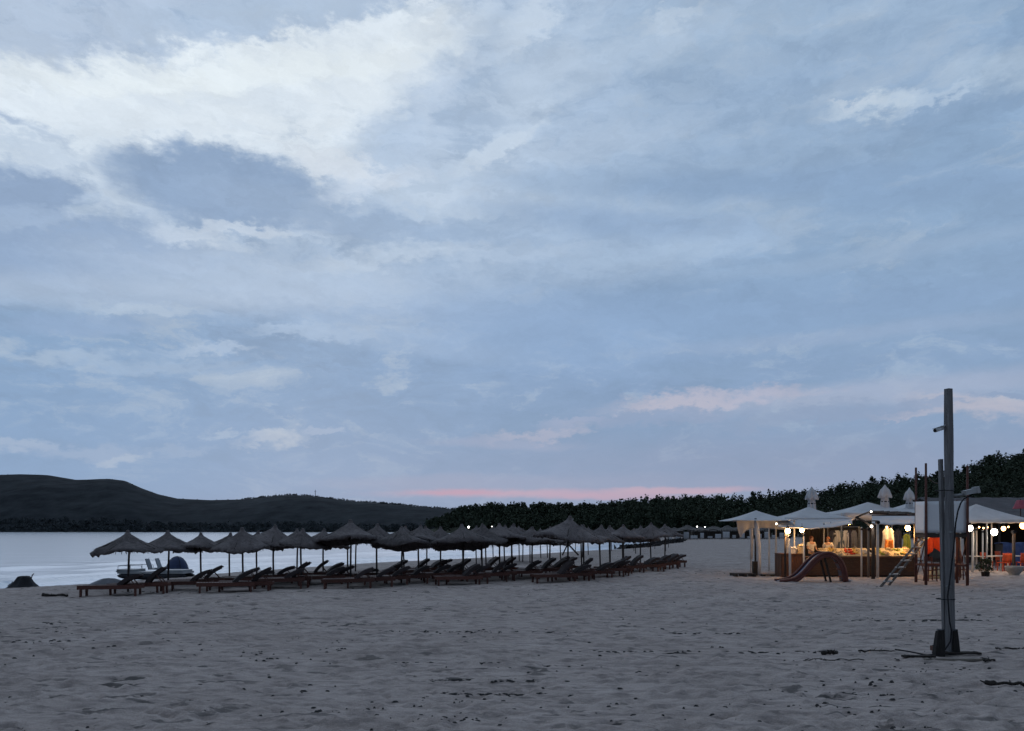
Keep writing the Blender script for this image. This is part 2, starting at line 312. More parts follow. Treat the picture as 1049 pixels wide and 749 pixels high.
# ------------------------------------------------------------------ terrain
SEA = -0.7
def sp(px, py): Y = (H - SEA) * F / (py - HY); return (XW(px, Y), Y)
SHORE = [(-2500, -600), (-400, -60), (-150, 5), (-60, 26), (-34, 35.5)] + [sp(*a) for a in ((0, 605), (60, 602), (130, 595.5), (200, 590), (340, 580), (460, 574), (560, 567), (620, 564.3), (650, 561.5), (668, 557.5), (664, 554))] + \
        [(39, 290), (38, 400), (-3, 530), (-77, 730), (-112, 930), (-290, 1050), (-720, 1100), (-1500, 1100), (-5000, 1250)]
SEAPOLY = SHORE + [(-6000, -600)]
def shore_d(x, y):
    x = np.asarray(x, float); y = np.asarray(y, float); d = np.full(x.shape, 1e9); ins = np.zeros(x.shape, bool); n = len(SEAPOLY)
    for i in range(n):
        (ax, ay), (bx, by) = SEAPOLY[i], SEAPOLY[(i + 1) % n]
        if i < len(SHORE) - 1:
            vx, vy = bx - ax, by - ay; t = np.clip(((x - ax) * vx + (y - ay) * vy) / (vx * vx + vy * vy), 0, 1)
            d = np.minimum(d, np.hypot(x - ax - t * vx, y - ay - t * vy))
        c = ((ay > y) != (by > y)); den = (by - ay) if by != ay else 1e-9
        ins ^= c & (x < (bx - ax) * (y - ay) / den + ax)
    return np.where(ins, -d, d)
WPX = [430, 470, 520, 600, 690, 760, 850, 940, 1049, 1300, 1900]
WYF = [760, 640, 565, 430, 300, 262, 225, 190, 160, 150, 140]
SKY = [(380, 520), (440, 522), (452, 524), (470, 518), (500, 515), (560, 514), (600, 515), (640, 511), (690, 508), (745, 507), (790, 505), (835, 500), (850, 497), (900, 491), (940, 486), (965, 484), (985, 478), (1010, 468), (1030, 465), (1049, 463), (1150, 455), (1300, 460), (1900, 470)]
def woods(px, Y):
    yf = np.interp(px, WPX, WYF); yr = yf + np.interp(px, [430, 1049], [130, 150])
    zt = H + (HY - np.interp(px, [a for a, b in SKY], [b for a, b in SKY])) / F * yr
    t = np.clip((Y - yf) / (yr - yf), 0, 1.6); s = np.where(t < 1, t * t * (3 - 2 * t), 1 + (t - 1) * .05)
    return np.maximum(zt - 12.6, .5) * s, yf, yr
def base_z(x, y):
    x = np.asarray(x, float); y = np.asarray(y, float); d = shore_d(x, y)
    t = np.clip(d / 15, 0, 1); z = np.where(d > 0, SEA + .7 * (t * (2 - t)), np.maximum(SEA + .06 * d, -5))
    px = np.where(y > 60, CX + F * x / np.maximum(y, 1), 0)
    wz, yf, yr = woods(px, y)
    z = z + np.where((y > 100) & (px > 430) & (d > 0), wz * np.clip((px - 430) / 40, 0, 1), 0)
    z = z + .10 * fbm(x * .11, y * .11, 2) * np.clip(d / 8, 0, 1) * (y < 120)
    return z
def gz(x, y): return float(base_z(np.array([x]), np.array([y]))[0])
def G(px, Y): x = XW(px, Y); return Vector((x, Y, gz(x, Y)))
def build_ground():
    rows = np.concatenate([[-60, -30, -12, 0, 4], 6 * (1.0052 ** np.arange(0, 470))])
    far = rows[-1] * (1.045 ** np.arange(1, 90)); rows = np.concatenate([rows, far[far < 5000], [6000]])
    cu = np.linspace(-.82, .82, 801); side = .82 * (1.12 ** np.arange(1, 26)); cols = np.concatenate([-side[::-1], cu, side])
    Wd = np.maximum(rows + 0, 9.0)
    U, YY = np.meshgrid(cols, rows); XX = U * Wd[:, None]
    Z = base_z(XX, YY); d = shore_d(XX, YY)
    dry = np.clip(d / 3, 0, 1); near = np.clip((75 - YY) / 30, 0, 1) * dry
    Z += near * (.04 * fbm(XX * .35 + 3, YY * .45, 3) + .022 * fbm(XX * .8, YY * 1.7 + 5, 3) + .020 * fbm(XX * 2.6, YY * 6, 3))
    # wind and foot churned crust: sharp little scarps
    r = fbm(XX * .6 + 40, YY * 2.0 + 11, 4); Z += near * .05 * np.clip(.10 - np.abs(r), 0, .1) / .1 * (.4 + vnoise(XX * .35, YY * .35))
    # foot prints
    rs = np.random.default_rng(5); n = 6500
    fy = 6.5 * (46 / 6.5) ** rs.random(n); fu = rs.uniform(-.85, .85, n); fx = fu * fy
    for k in range(40):                                      # walked trails
        a = rs.uniform(0, 6.28); x0, y0 = rs.uniform(-14, 16), rs.uniform(9, 30); st = np.arange(22) * .62
        tx = x0 + np.cos(a) * st + np.where(np.arange(22) % 2, .1, -.1) * -np.sin(a); ty = y0 + np.sin(a) * st * .6
        fx = np.concatenate([fx, tx]); fy = np.concatenate([fy, ty])
    for (xa, xb, yy) in ((-1.9, 1.4, 11.9), (-2.6, 0, 13.5), (-1.7, 0.6, 10.9), (-3, 3, 17.5), (-1, 5, 20.5)):   # cart tracks
        st = np.arange(xa, xb, .17); fx = np.concatenate([fx, st]); fy = np.concatenate([fy, yy + .05 * np.sin(st * 5) + rs.normal(0, .02, len(st))])
    for x, y in zip(fx, fy):
        if y < 6.3 or y > 60: continue
        L = rs.uniform(.09, .24); wdt = L * rs.uniform(.3, .6); a = rs.normal(0, .5); dp = rs.uniform(.01, .042)
        i0, i1 = np.searchsorted(rows, [y - 2.2 * L, y + 2.2 * L]); wr = max(y, 9); j0, j1 = np.searchsorted(cols, [(x - 2.2 * L) / wr, (x + 2.2 * L) / wr])
        if i1 <= i0 or j1 <= j0: continue
        dx = XX[i0:i1, j0:j1] - x; dy = YY[i0:i1, j0:j1] - y
        q = ((dx * math.cos(a) + dy * math.sin(a)) / L) ** 2 + ((-dx * math.sin(a) + dy * math.cos(a)) / wdt) ** 2
        Z[i0:i1, j0:j1] += (-dp * np.exp(-q * 1.6) + dp * .3 * np.exp(-(np.sqrt(q) - 1.35) ** 2 * 6)) * dry[i0:i1, j0:j1]
    nr, nc = XX.shape; V = np.stack([XX, YY, Z], -1).reshape(-1, 3)
    I = np.arange(nr * nc).reshape(nr, nc); Q = np.stack([I[:-1, :-1], I[:-1, 1:], I[1:, 1:], I[1:, :-1]], -1).reshape(-1, 4)
    m = bpy.data.materials.new("sand"); m.use_nodes = True; nt = m.node_tree; b = nt.nodes["Principled BSDF"]; b.inputs["Specular IOR Level"].default_value = .15
    g = nt.nodes.new("ShaderNodeNewGeometry"); L = nt.links.new
    def nz(sc, de, ro, sx=1):
        n = nt.nodes.new("ShaderNodeTexNoise"); n.inputs["Scale"].default_value = sc; n.inputs["Detail"].default_value = de; n.inputs["Roughness"].default_value = ro
        mp = nt.nodes.new("ShaderNodeMapping"); mp.inputs["Scale"].default_value = (sx, 1, 1); L(g.outputs["Position"], mp.inputs[0]); L(mp.outputs[0], n.inputs["Vector"]); return n.outputs[0]
    def rp(s, p0, c0, p1, c1):
        r = nt.nodes.new("ShaderNodeValToRGB"); e = r.color_ramp.elements; e[0].position = p0; e[1].position = p1; e[0].color = c0 + (1,); e[1].color = c1 + (1,); L(s, r.inputs[0]); return r.outputs[0]
    def mx(f, a, bb, t="MIX"):
        x = nt.nodes.new("ShaderNodeMix"); x.data_type = "RGBA"; x.blend_type = t
        if isinstance(f, float): x.inputs[0].default_value = f
        else: L(f, x.inputs[0])
        L(a, x.inputs[6])
        if isinstance(bb, tuple): x.inputs[7].default_value = bb + (1,)
        else: L(bb, x.inputs[7])
        return x.outputs[2]
    c = rp(nz(.5, 6, .6), .3, (.345, .292, .268), .7, (.44, .378, .35))
    c = mx(1.0, c, rp(nz(55, 3, .7), .25, (.72, .72, .72), .75, (1.2, 1.2, 1.2)), "MULTIPLY")
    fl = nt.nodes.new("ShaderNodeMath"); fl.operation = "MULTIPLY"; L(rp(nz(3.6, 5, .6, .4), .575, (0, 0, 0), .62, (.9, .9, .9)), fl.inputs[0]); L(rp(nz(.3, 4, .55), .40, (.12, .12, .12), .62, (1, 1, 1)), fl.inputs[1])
    c = mx(1.0, c, rp(nz(7, 4, .6, .35), .34, (.68, .68, .69), .56, (1.07, 1.07, 1.07)), "MULTIPLY")   # darker and lighter streaks of the trampled crust
    c = mx(fl.outputs[0], c, (.075, .07, .068))                    # dark flecks: shaded sides of footprints painted into the sand colour
    se = nt.nodes.new("ShaderNodeSeparateXYZ"); L(g.outputs["Position"], se.inputs[0])
    wet = nt.nodes.new("ShaderNodeMapRange"); wet.interpolation_type = "SMOOTHSTEP"; L(se.outputs[2], wet.inputs[0]); wet.inputs[1].default_value = -.46; wet.inputs[2].default_value = -.60
    c = mx(wet.outputs[0], c, (.085, .075, .07)); 
    yv = nt.nodes.new("ShaderNodeMapRange"); yv.interpolation_type = "SMOOTHSTEP"; L(se.outputs[1], yv.inputs[0]); yv.inputs[1].default_value = 230; yv.inputs[2].default_value = 290
    c = mx(yv.outputs[0], c, (.04, .045, .03))                     # scrub floor inland
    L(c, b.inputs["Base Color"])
    rg = nt.nodes.new("ShaderNodeMapRange"); L(wet.outputs[0], rg.inputs[0]); rg.inputs[3].default_value = .95; rg.inputs[4].default_value = .35; L(rg.outputs[0], b.inputs["Roughness"])
    bp = nt.nodes.new("ShaderNodeBump"); bp.inputs["Strength"].default_value = .6; bp.inputs["Distance"].default_value = .045
    ad = nt.nodes.new("ShaderNodeMath"); ad.operation = "ADD"; L(nz(14, 5, .7, .5), ad.inputs[0]); L(nz(4, 5, .65, .45), ad.inputs[1]); L(ad.outputs[0], bp.inputs["Height"]); L(bp.outputs[0], b.inputs["Normal"])
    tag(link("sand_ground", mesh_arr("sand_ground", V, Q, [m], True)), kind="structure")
build_ground()
def build_sea():
    rows = 24 * (1.011 ** np.arange(0, 390)); rows = rows[rows < 1500]
    cols = np.concatenate([-np.linspace(.9, .72, 6)[:-1] * 1.0, np.linspace(-.72, .2, 420)]); cols = np.concatenate([[-5, -3, -2, -1.5, -1.2], cols])
    U, YY = np.meshgrid(cols, rows); XX = U * YY; d = -shore_d(XX, YY)
    Z = np.full(XX.shape, SEA) + .03 * fbm(XX * .25, YY * .5, 3) * np.clip(d / 3, 0, 1)
    am = lambda s: np.clip(fbm(XX * .09 + s, YY * .09 + s, 3) * 4 + .55, 0, 1)
    for k, (dc, a, wd) in enumerate(((1.4, .12, .3), (4.0, .24, .45), (8.5, .26, .7), (14, .2, 1.0), (21, .16, 1.3))):
        dd = d + 1.6 * fbm(XX * .06 + 9 * k, YY * .06, 2); Z += a * am(3 + 7 * k) * np.exp(-((dd - dc) / wd) ** 2)
    Z[:, :5] = SEA
    nr, nc = XX.shape; I = np.arange(nr * nc).reshape(nr, nc); Q = np.stack([I[:-1, :-1], I[:-1, 1:], I[1:, 1:], I[1:, :-1]], -1).reshape(-1, 4)
    m = bpy.data.materials.new("sea_water"); m.use_nodes = True; nt = m.node_tree; b = nt.nodes["Principled BSDF"]; L = nt.links.new
    b.inputs["Base Color"].default_value = (.62, .70, .79, 1); b.inputs["Roughness"].default_value = .16; b.inputs["IOR"].default_value = 1.6
    g = nt.nodes.new("ShaderNodeNewGeometry"); mp = nt.nodes.new("ShaderNodeMapping"); mp.inputs["Scale"].default_value = (.45, 1, 1); L(g.outputs["Position"], mp.inputs[0])
    prev = None
    for sc, st, di in ((.25, .35, .35), (1.3, .35, .09), (5, .3, .025)):
        n = nt.nodes.new("ShaderNodeTexNoise"); n.inputs["Scale"].default_value = sc; n.inputs["Detail"].default_value = 3; L(mp.outputs[0], n.inputs["Vector"])
        bp = nt.nodes.new("ShaderNodeBump"); bp.inputs["Strength"].default_value = st; bp.inputs["Distance"].default_value = di; L(n.outputs[0], bp.inputs["Height"])
        if prev: L(prev, bp.inputs["Normal"])
        prev = bp.outputs[0]
    L(prev, b.inputs["Normal"])
    tag(link("sea_water", mesh_arr("sea_water", np.stack([XX, YY, Z], -1).reshape(-1, 3), Q, [m], True)), kind="structure")
build_sea()
# foliage -----------------------------------------------------------
def leaf_cloud(cen, rad, n, size, rs):
    """n leaf-clump quads spread over lobes inside an ellipsoid; returns (n*4,3)"""
    k = max(3, n // 14); th = rs.uniform(0, 6.283, k); zz = rs.uniform(-.8, 1, k); rr = np.sqrt(np.maximum(0, 1 - zz ** 2)) * rs.uniform(.45, .85, k)
    lob = np.stack([rr * np.cos(th), rr * np.sin(th), zz * .75], 1); lob = np.concatenate([lob, [[0, 0, 0], [0, 0, .6]]])
    idx = rs.integers(0, len(lob), n); dv = rs.normal(size=(n, 3)); dv /= np.linalg.norm(dv, axis=1)[:, None]
    p = (lob[idx] + dv * rs.uniform(.15, .42, n)[:, None]) * rad + cen
    nrm = dv + rs.normal(0, .6, (n, 3)); nrm /= np.linalg.norm(nrm, axis=1)[:, None]
    t = np.cross(nrm, rs.normal(size=(n, 3))); t /= np.linalg.norm(t, axis=1)[:, None] + 1e-9; bb = np.cross(nrm, t)
    s = (size * rs.uniform(.6, 1.4, n))[:, None]; e = rs.uniform(.5, 1, n)[:, None]
    return np.stack([p - t * s, p - bb * s * e, p + t * s * rs.uniform(.6, 1.1, n)[:, None], p + bb * s * e], 1).reshape(-1, 3)
def quads(n): return np.arange(n * 4).reshape(-1, 4)
M_PINE = mat("pine_foliage", (.022, .031, .022), (.060, .074, .048), scale=.14, rough=.9, spec=.1)
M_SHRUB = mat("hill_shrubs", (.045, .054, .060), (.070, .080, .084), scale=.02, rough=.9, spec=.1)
M_BARK = mat("bark", (.06, .045, .035), (.1, .08, .06), scale=5, rough=.95, bump=.4)
def build_woods():
    rs = np.random.default_rng(21); V = []; TR = MB()
    for i in range(1750):
        px = rs.choice([rs.uniform(432, 720), rs.uniform(700, 1120)]); t = rs.random() ** 1.1
        if i < 420: t = rs.uniform(.93, 1.02)                       # ridge line
        elif i < 640: t = rs.uniform(0, .1)                         # wood edge
        yf = np.interp(px, WPX, WYF); Y = yf + t * np.interp(px, [430, 1049], [130, 150]); x = XW(px, Y)
        if shore_d(np.array([x]), np.array([Y]))[0] < 6: continue
        z = gz(x, Y); h = rs.uniform(8, 12.4) * (1 if t > .1 else .85); r = rs.uniform(2.6, 4.8) * (1.2 if Y > 500 else 1)
        conic = rs.random() < .25
        if conic: r *= .6; h *= 1.08
        n = int(np.interp(Y, [150, 320, 700], [260, 150, 70])); sz = np.interp(Y, [150, 320, 700], [.30, .46, 1.0])
        V.append(leaf_cloud(np.array([x, Y, z + h * .56]), np.array([r, r, h * .5]), n, sz, rs))
        if t < .12: TR.tube([(x, Y, z - .3), (x + .2, Y, z + h * .3), (x, Y, z + h * .55)], [.3, .22, .12], 5)
    V = np.concatenate(V)
    o = link("pine_woods", mesh_arr("pine_woods", V, quads(len(V) // 4), [M_PINE])); tag(o, "dark pine woods rising behind the beach to the right-hand ridge", "woods", kind="stuff")
    t = TR.build("trunk", M_BARK, o); t["kind"] = "stuff"
build_woods()
def skyline_tree(px, top, Y, h, r, lab, cone=False):
    rs = np.random.default_rng(int(px)); x = XW(px, Y); zt = H + (HY - top) / F * Y; z0 = zt - h
    t = thing("pine_tree", (x, Y, z0), lab, "tree")
    tb = MB(); tb.tube([(0, 0, -3), (.1, 0, h * .3), (-.05, 0, h * .6), (0, 0, h * .93)], [.34, .27, .17, .05], 7)
    for k in range(7):
        a = k * 2.4; hh = h * (.42 + .06 * k); tb.tube([(0, 0, hh), (math.cos(a) * r * .5, math.sin(a) * r * .5, hh + .5)], [.09, .03], 5)
    tb.build("trunk", M_BARK, t)
    if cone: V = np.concatenate([leaf_cloud(np.array([0, 0, h * f]), np.array([r * (1.15 - f) * 1.6, r * (1.15 - f) * 1.6, h * .12]), 150, .26, rs) for f in (.4, .52, .64, .76, .88, .95)])
    else: V = np.concatenate([leaf_cloud(np.array([rs.uniform(-.5, .5) * r, rs.uniform(-.5, .5) * r, h * f]), np.array([r, r, h * .17]) * s, 260, .28, rs) for f, s in ((.62, 1), (.76, .95), (.88, .6))])
    link("crown", mesh_arr("crown", V, quads(len(V) // 4), [M_PINE]), t)
skyline_tree(1011, 465.5, 300, 13, 3.4, "tall pine standing highest on the wooded ridge right of the camera pole")
skyline_tree(1041, 464, 300, 12, 4.0, "broad pine crown on the ridge top near the right edge")
skyline_tree(988, 478, 305, 13, 2.6, "narrow pointed conifer on the ridge just right of the tall pole", True)
skyline_tree(960, 484, 322, 11, 3.0, "pine on the ridge just left of the tall pole top half", True)
skyline_tree(893, 489, 345, 11, 3.0, "pointed pine poking above the ridge left of the closed middle parasol", True)
skyline_tree(771, 504.5, 400, 11, 3.2, "small pointed pine above the tree line beyond the leftmost white pavilion", True)
def build_hill():
    sk = [(-1500, 520), (-700, 512), (-300, 498), (-100, 489), (0, 487), (20, 486.5), (50, 488), (78, 492.5), (95, 492), (112, 491.5), (128, 493.5), (145, 501), (162, 507), (182, 511.5), (215, 513), (250, 512), (275, 509.5), (295, 507.5), (320, 509), (345, 512.5), (400, 517), (430, 520), (470, 523), (560, 530), (640, 541), (700, 545)]
    pxs = np.concatenate([np.linspace(-1500, -60, 60), np.linspace(-50, 700, 260)]); ts = np.linspace(0, 1.35, 46)
    PX, T = np.meshgrid(pxs, ts); YF = np.interp(PX, [-1500, 0, 300, 430, 700], [1135, 1105, 1060, 960, 900]); YR = YF + np.interp(PX, [0, 430, 700], [460, 330, 250])
    YY = YF + (YR - YF) * T; XX = (PX - CX) / F * YY; zr = H + (HY - np.interp(PX, [a for a, b in sk], [b for a, b in sk])) / F * YR
    prof = np.where(T < 1, np.sin(np.clip(T, 0, 1) * math.pi / 2) ** .95, 1 - (T - 1) * .6)
    Z = zr * prof + 9 * fbm(XX * .008, YY * .008, 4) * np.sin(np.clip(T, 0, 1) * math.pi) - .9 * (T < .01)
    nr, nc = XX.shape; I = np.arange(nr * nc).reshape(nr, nc); Q = np.stack([I[:-1, :-1], I[:-1, 1:], I[1:, 1:], I[1:, :-1]], -1).reshape(-1, 4)
    m = mat("hillside", (.006, .009, .013), (.036, .043, .049), scale=.03, rough=.95, detail=8, spec=.1)
    tag(link("hills", mesh_arr("hills", np.stack([XX, YY, Z], -1).reshape(-1, 3), Q, [m], True)), kind="structure")
    rs = np.random.default_rng(3); V = []
    for i in range(3600):
        px = rs.uniform(-40, 560); t = rs.random() ** .8
        if i < 500: t = rs.uniform(.96, 1.03); px = rs.uniform(250, 560) if i < 420 else rs.uniform(-40, 250)
        elif i < 1500: t = rs.uniform(0, .09)
        else: continue
        j = int(np.interp(px, pxs, np.arange(nc))); k = int(np.interp(t, ts, np.arange(nr)))
        f = np.interp(t, ts, np.arange(nr)) - k; k2 = min(k + 1, nr - 1)
        p = np.array([XX[k, j] * (1 - f) + XX[k2, j] * f, YY[k, j] * (1 - f) + YY[k2, j] * f, Z[k, j] * (1 - f) + Z[k2, j] * f]); r = rs.uniform(2, 5.5)
        if i < 500 and px < 250:
            if rs.random() < .3: continue
            r *= .28
        if i < 500 and px >= 250: r *= .95
        V.append(leaf_cloud(p + np.array([0, 0, r * (.55 if i >= 500 else .12)]), np.array([r * 1.3, r, r * .7]), 26, 1.0, rs))
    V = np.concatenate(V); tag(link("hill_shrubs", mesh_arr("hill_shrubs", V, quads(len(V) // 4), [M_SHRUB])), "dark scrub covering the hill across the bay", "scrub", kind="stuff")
    # mast on the far hill
    p = P(323, 508.5, 1440); t = thing("radio_mast", (p.x, p.y, p.z - 4), "thin mast on the hilltop across the bay", "mast")
    b = MB(); b.tube([(0, 0, 0), (0, 0, 16)], [.7, .4], 6); b.build("pole", mat("mast_steel", (.1, .1, .12)), t)
    b = MB(); b.beam((-2, 0, 13), (2, 0, 13), .5); b.build("cross_arm", mat("mast_steel", (.1, .1, .12)), t)
build_hill()

# ================================================================== sunbeds and umbrellas
M_WOOD = mat("dark_red_wood", (.060, .024, .018), (.115, .045, .034), scale=6, rough=.55, stretch=(1, 6, 6), bump=.2, rnd=.25)
M_WOOD2 = mat("sunbed_slats", (.12, .085, .08), (.2, .15, .14), scale=6, rough=.45, stretch=(1, 8, 4), bump=.2, rnd=.3)  # paler than the frame: sky reflection on the seat tops put into the colour
M_BACK = mat("backrest_wicker", (.022, .016, .018), (.045, .033, .034), scale=30, rough=.7, bump=.3, rnd=.3)
M_THATCH = mat("reed_thatch", (.075, .065, .066), (.18, .158, .158), scale=9, rough=.95, bump=.9, stretch=(1, 1, .6), rnd=.18, detail=8)
M_POLE = mat("umbrella_pole", (.035, .027, .026), (.06, .048, .045), scale=5, rough=.8, bump=.2)
def lounger_meshes():
    fr = MB()
    for s in (-1, 1): fr.box((1.0, s * .30, .30), (2.0, .05, .14))
    for x in (.02, 1.98): fr.box((x, 0, .30), (.05, .548, .11))
    fr.box((1.28, 0, .27), (.05, .548, .05)); fr.box((.3, 0, .27), (.05, .548, .05))
    sl = MB()
    for k in range(13): sl.box((.075 + k * .096, 0, .345 + .006), (.078, .545, .022))
    for s in (-.2, .2): sl.box((.66, s, .318), (1.22, .04, .03))
    bk = MB(); n = 9                                        # curved raised back
    def c(t): return (1.26 + .62 * t - .05 * math.sin(t * math.pi), .37 + .44 * t + .055 * math.sin(t * math.pi) + .03 * t * t)
    for k in range(n):
        x0, z0 = c(k / n); x1, z1 = c((k + .86) / n); dx, dz = x1 - x0, z1 - z0; L = math.hypot(dx, dz)
        bk.box(((x0 + x1) / 2, 0, (z0 + z1) / 2), (L, .53, .075), (0, -math.atan2(dz, dx), 0))
    for s in (-.275, .275):
        bk.grid(lambda u, v, s=s: Vector((c(u)[0] + .02 * v, s, c(u)[1] + .05 - (.20 - .08 * u) * v)), 8, 1); bk.grid(lambda u, v, s=s: Vector((c(u)[0] + .02 * v, s * .9, c(u)[1] + .05 - (.20 - .08 * u) * v)), 8, 1); bk.grid(lambda u, v, s=s: Vector((c(u)[0], s * (1 - .1 * v), c(u)[1] + .05)), 8, 1)
    for s in (-.2, .2):
        bk.tube([(c(t / 6)[0] + .015, s, c(t / 6)[1] - .035) for t in range(7)], .022, 6)
    bk.tube([(c(1)[0], -.27, c(1)[1]), (c(1)[0] + .05, 0, c(1)[1] - .01), (c(1)[0], .27, c(1)[1])], .03, 6)
    pr = MB()
    for s in (-.22, .22): pr.beam((1.62, s, .61), (1.86, s, .33), .03)
    pr.beam((1.86, -.24, .33), (1.86, .24, .33), .03)
    leg = []
    for x in (.12, 1.86):
        for s in (-1, 1):
            b = MB(); b.beam((x, s * .295, -.06), (x, s * .295, .25), .09, .065, up=(1, 0, 0)); leg.append(b.mesh("leg", M_WOOD))
    return fr.mesh("frame", M_WOOD), sl.mesh("slats", M_WOOD2), bk.mesh("backrest", M_BACK), pr.mesh("back_prop", M_WOOD), leg
LM = lounger_meshes()
def lounger_proto():
    t = thing("sun_lounger", (0, 0, 0), "x", "sun lounger", "wooden sunbeds set out in rows under the umbrellas")
    for nme, me in zip(("frame", "slats", "backrest", "back_prop"), LM[:4]): link(nme, me, t)
    for me in LM[4]: link("leg", me, t)
    return t
ORD = ["first", "second", "third", "fourth", "fifth", "sixth", "seventh"]
rs = random.Random(4); lproto = lounger_proto(); lused = False
ROWS = [(87, 27.0, 5), (205, 28.4, 6), (335, 30.5, 5), (442, 32.6, 5), (548, 34.0, 7)]
FRONT_LAB = {0: "wooden sunbed with raised back at the left end of the beach, nearest the grey heap", 1: "pale topped wooden sunbed in front of the third umbrella from the left"}
TOPS = []
for ri, (px, Y, n) in enumerate(ROWS):
    x0, y0 = XW(px, Y), Y
    for k in range(n):
        for q in range(2):
            o = lproto if not lused else copy_tree(lproto); lused = True
            d = 2.4 * k + .92 * q + rs.uniform(-.1, .1); x = x0 + .5 * d + rs.uniform(-.15, .15) + (0.25 if k else 0) * rs.uniform(-1, 1); y = y0 + .866 * d
            a = R(17 + rs.uniform(-9, 9) - (7 if ri >= 3 else 0)); cx, cy = x + math.cos(a), y + math.sin(a)
            o.location = (x, y, gz(cx, cy) + .035); o.rotation_euler = (R(rs.uniform(-1.5, 1.5)), R(rs.uniform(-1, 1)), a)
            side = "nearer" if q == 0 else "farther"
            lab = f"{side} sunbed of the {ORD[k]} pair back in the {ORD[ri]} sunbed row from the left"
            o["label"] = lab
            bk = [c for c in o.children if c.name.startswith("backrest")][0]; e = rs.uniform(-.16, .24)
            # backs are set at slightly different angles about their hinge
            h = Vector((1.26, 0, .37)); M = Matrix.Translation(h) @ Matrix.Rotation(e, 4, 'Y') @ Matrix.Translation(-h); bk.matrix_local = M
            if rs.random() < .06 and k: bk.matrix_local = Matrix.Translation(h) @ Matrix.Rotation(.45, 4, 'Y') @ Matrix.Translation(-h)
for ch in list(lproto.children): pass
# umbrellas: three thatch variants
def umb_meshes(seed, rad=1.22, hgt=.64):
    rr = random.Random(seed); n = 56
    prof = [(.05, hgt + .02), (.10, hgt - .03), (.19, hgt * .84), (.36, hgt * .65), (.58, hgt * .46), (.82, hgt * .28), (1.05, hgt * .12), (rad, 0), (rad - .02, -.05), (rad - .10, -.03), (.8, hgt * .22), (.3, hgt * .62), (.05, hgt * .8)]
    jit = [[rr.uniform(-1, 1) for k in range(n)] for i in prof]; sag = [rr.uniform(-.05, .05) for _ in range(7)]
    def wob(i, k, r):
        a = 2 * math.pi * k / n; sg = sum(sag[j] * math.sin((j + 1) * a + j) for j in range(4))
        f = min(1, r / rad); dz = jit[i][k] * .014 * f + sg * f * f
        if i in (7, 8): return r * (1 + .035 * jit[i][k] + .03 * math.sin(8 * a)), dz - (.09 * abs(jit[i][k]) if i == 8 else 0)
        return r * (1 + .02 * jit[i][k]), dz
    cn = MB(); cn.lathe(prof, n, wob=wob)
    for k in range(420):                                       # loose reeds lying on the cone and hanging over the rim
        a = rr.uniform(0, 6.283); r0 = rr.uniform(.2, 1.0) if k < 170 else rr.uniform(.9, 1.1); L = rr.uniform(.15, .4); r1 = min(r0 + L, rad + .04)
        def zz(r): return float(np.interp(r, [p[0] for p in prof[:8]], [p[1] for p in prof[:8]])) if r < rad else -.05 - rr.uniform(0, .07)
        da = rr.uniform(-.03, .03); wd = rr.uniform(.006, .014)
        p = Vector((r0 * math.cos(a), r0 * math.sin(a), zz(r0) + .02)); q = Vector((r1 * math.cos(a + da), r1 * math.sin(a + da), zz(r1) + .02)); t = Vector((-math.sin(a), math.cos(a), 0)) * wd
        cn.add([p - t, p + t, q + t, q - t], [(0, 1, 2, 3)])
    kb = MB(); kb.lathe([(.02, hgt + .12), (.06, hgt + .10), (.075, hgt + .03), (.11, hgt - .02), (.12, hgt - .07)], 10)
    rb = MB()
    for k in range(8):
        a = k * math.pi / 4 + .2; rb.beam((.05 * math.cos(a), .05 * math.sin(a), hgt * .76), (1.1 * math.cos(a), 1.1 * math.sin(a), .05), .035)
    return cn.mesh("thatch_cone", M_THATCH, True), kb.mesh("reed_cap", M_THATCH), rb.mesh("ribs", M_POLE)
UM = [umb_meshes(k) for k in (1, 2, 3, 4)]
_p = MB(); _p.tube([(0, 0, -.75), (.01, 0, -.2), (-.005, 0, .5), (.005, 0, 1.0)], [.045, .042, .04, .036], 8); POLE_ME = _p.mesh("pole", M_POLE, True)
UGROUP = "thatched reed umbrellas over the sunbeds"
def umbrella(px, Y, peak=None, scale=1.0, lab="", tilt=None, rng=random.Random(9)):
    x = XW(px, Y); z = gz(x, Y); hgt = .68 * scale
    ztop = (H + (HY - peak) / F * Y) if peak else z + 2.4
    zr = ztop - hgt; tx, ty = tilt or (rng.uniform(-6, 6), rng.uniform(-6, 6))
    t = thing("thatched_umbrella", (x, Y, z), lab, "umbrella", UGROUP)
    po = link("pole", POLE_ME, t); ph = zr - z + .45; po.location = (0, 0, .0); po.scale = (1, 1, ph)
    po.rotation_euler = (R(rng.uniform(-1.5, 1.5)), R(rng.uniform(-1.8, 1.8)), 0)
    cn, kb, rb = UM[rng.randrange(4)]; rz = rng.uniform(0, 6)
    c = link("thatch_cone", cn, t); c.location = (0, 0, zr - z); c.rotation_euler = (R(tx), R(ty), rz); c.scale = (scale, scale, scale)
    k = link("reed_cap", kb, c); link("ribs", rb, c)
    return t
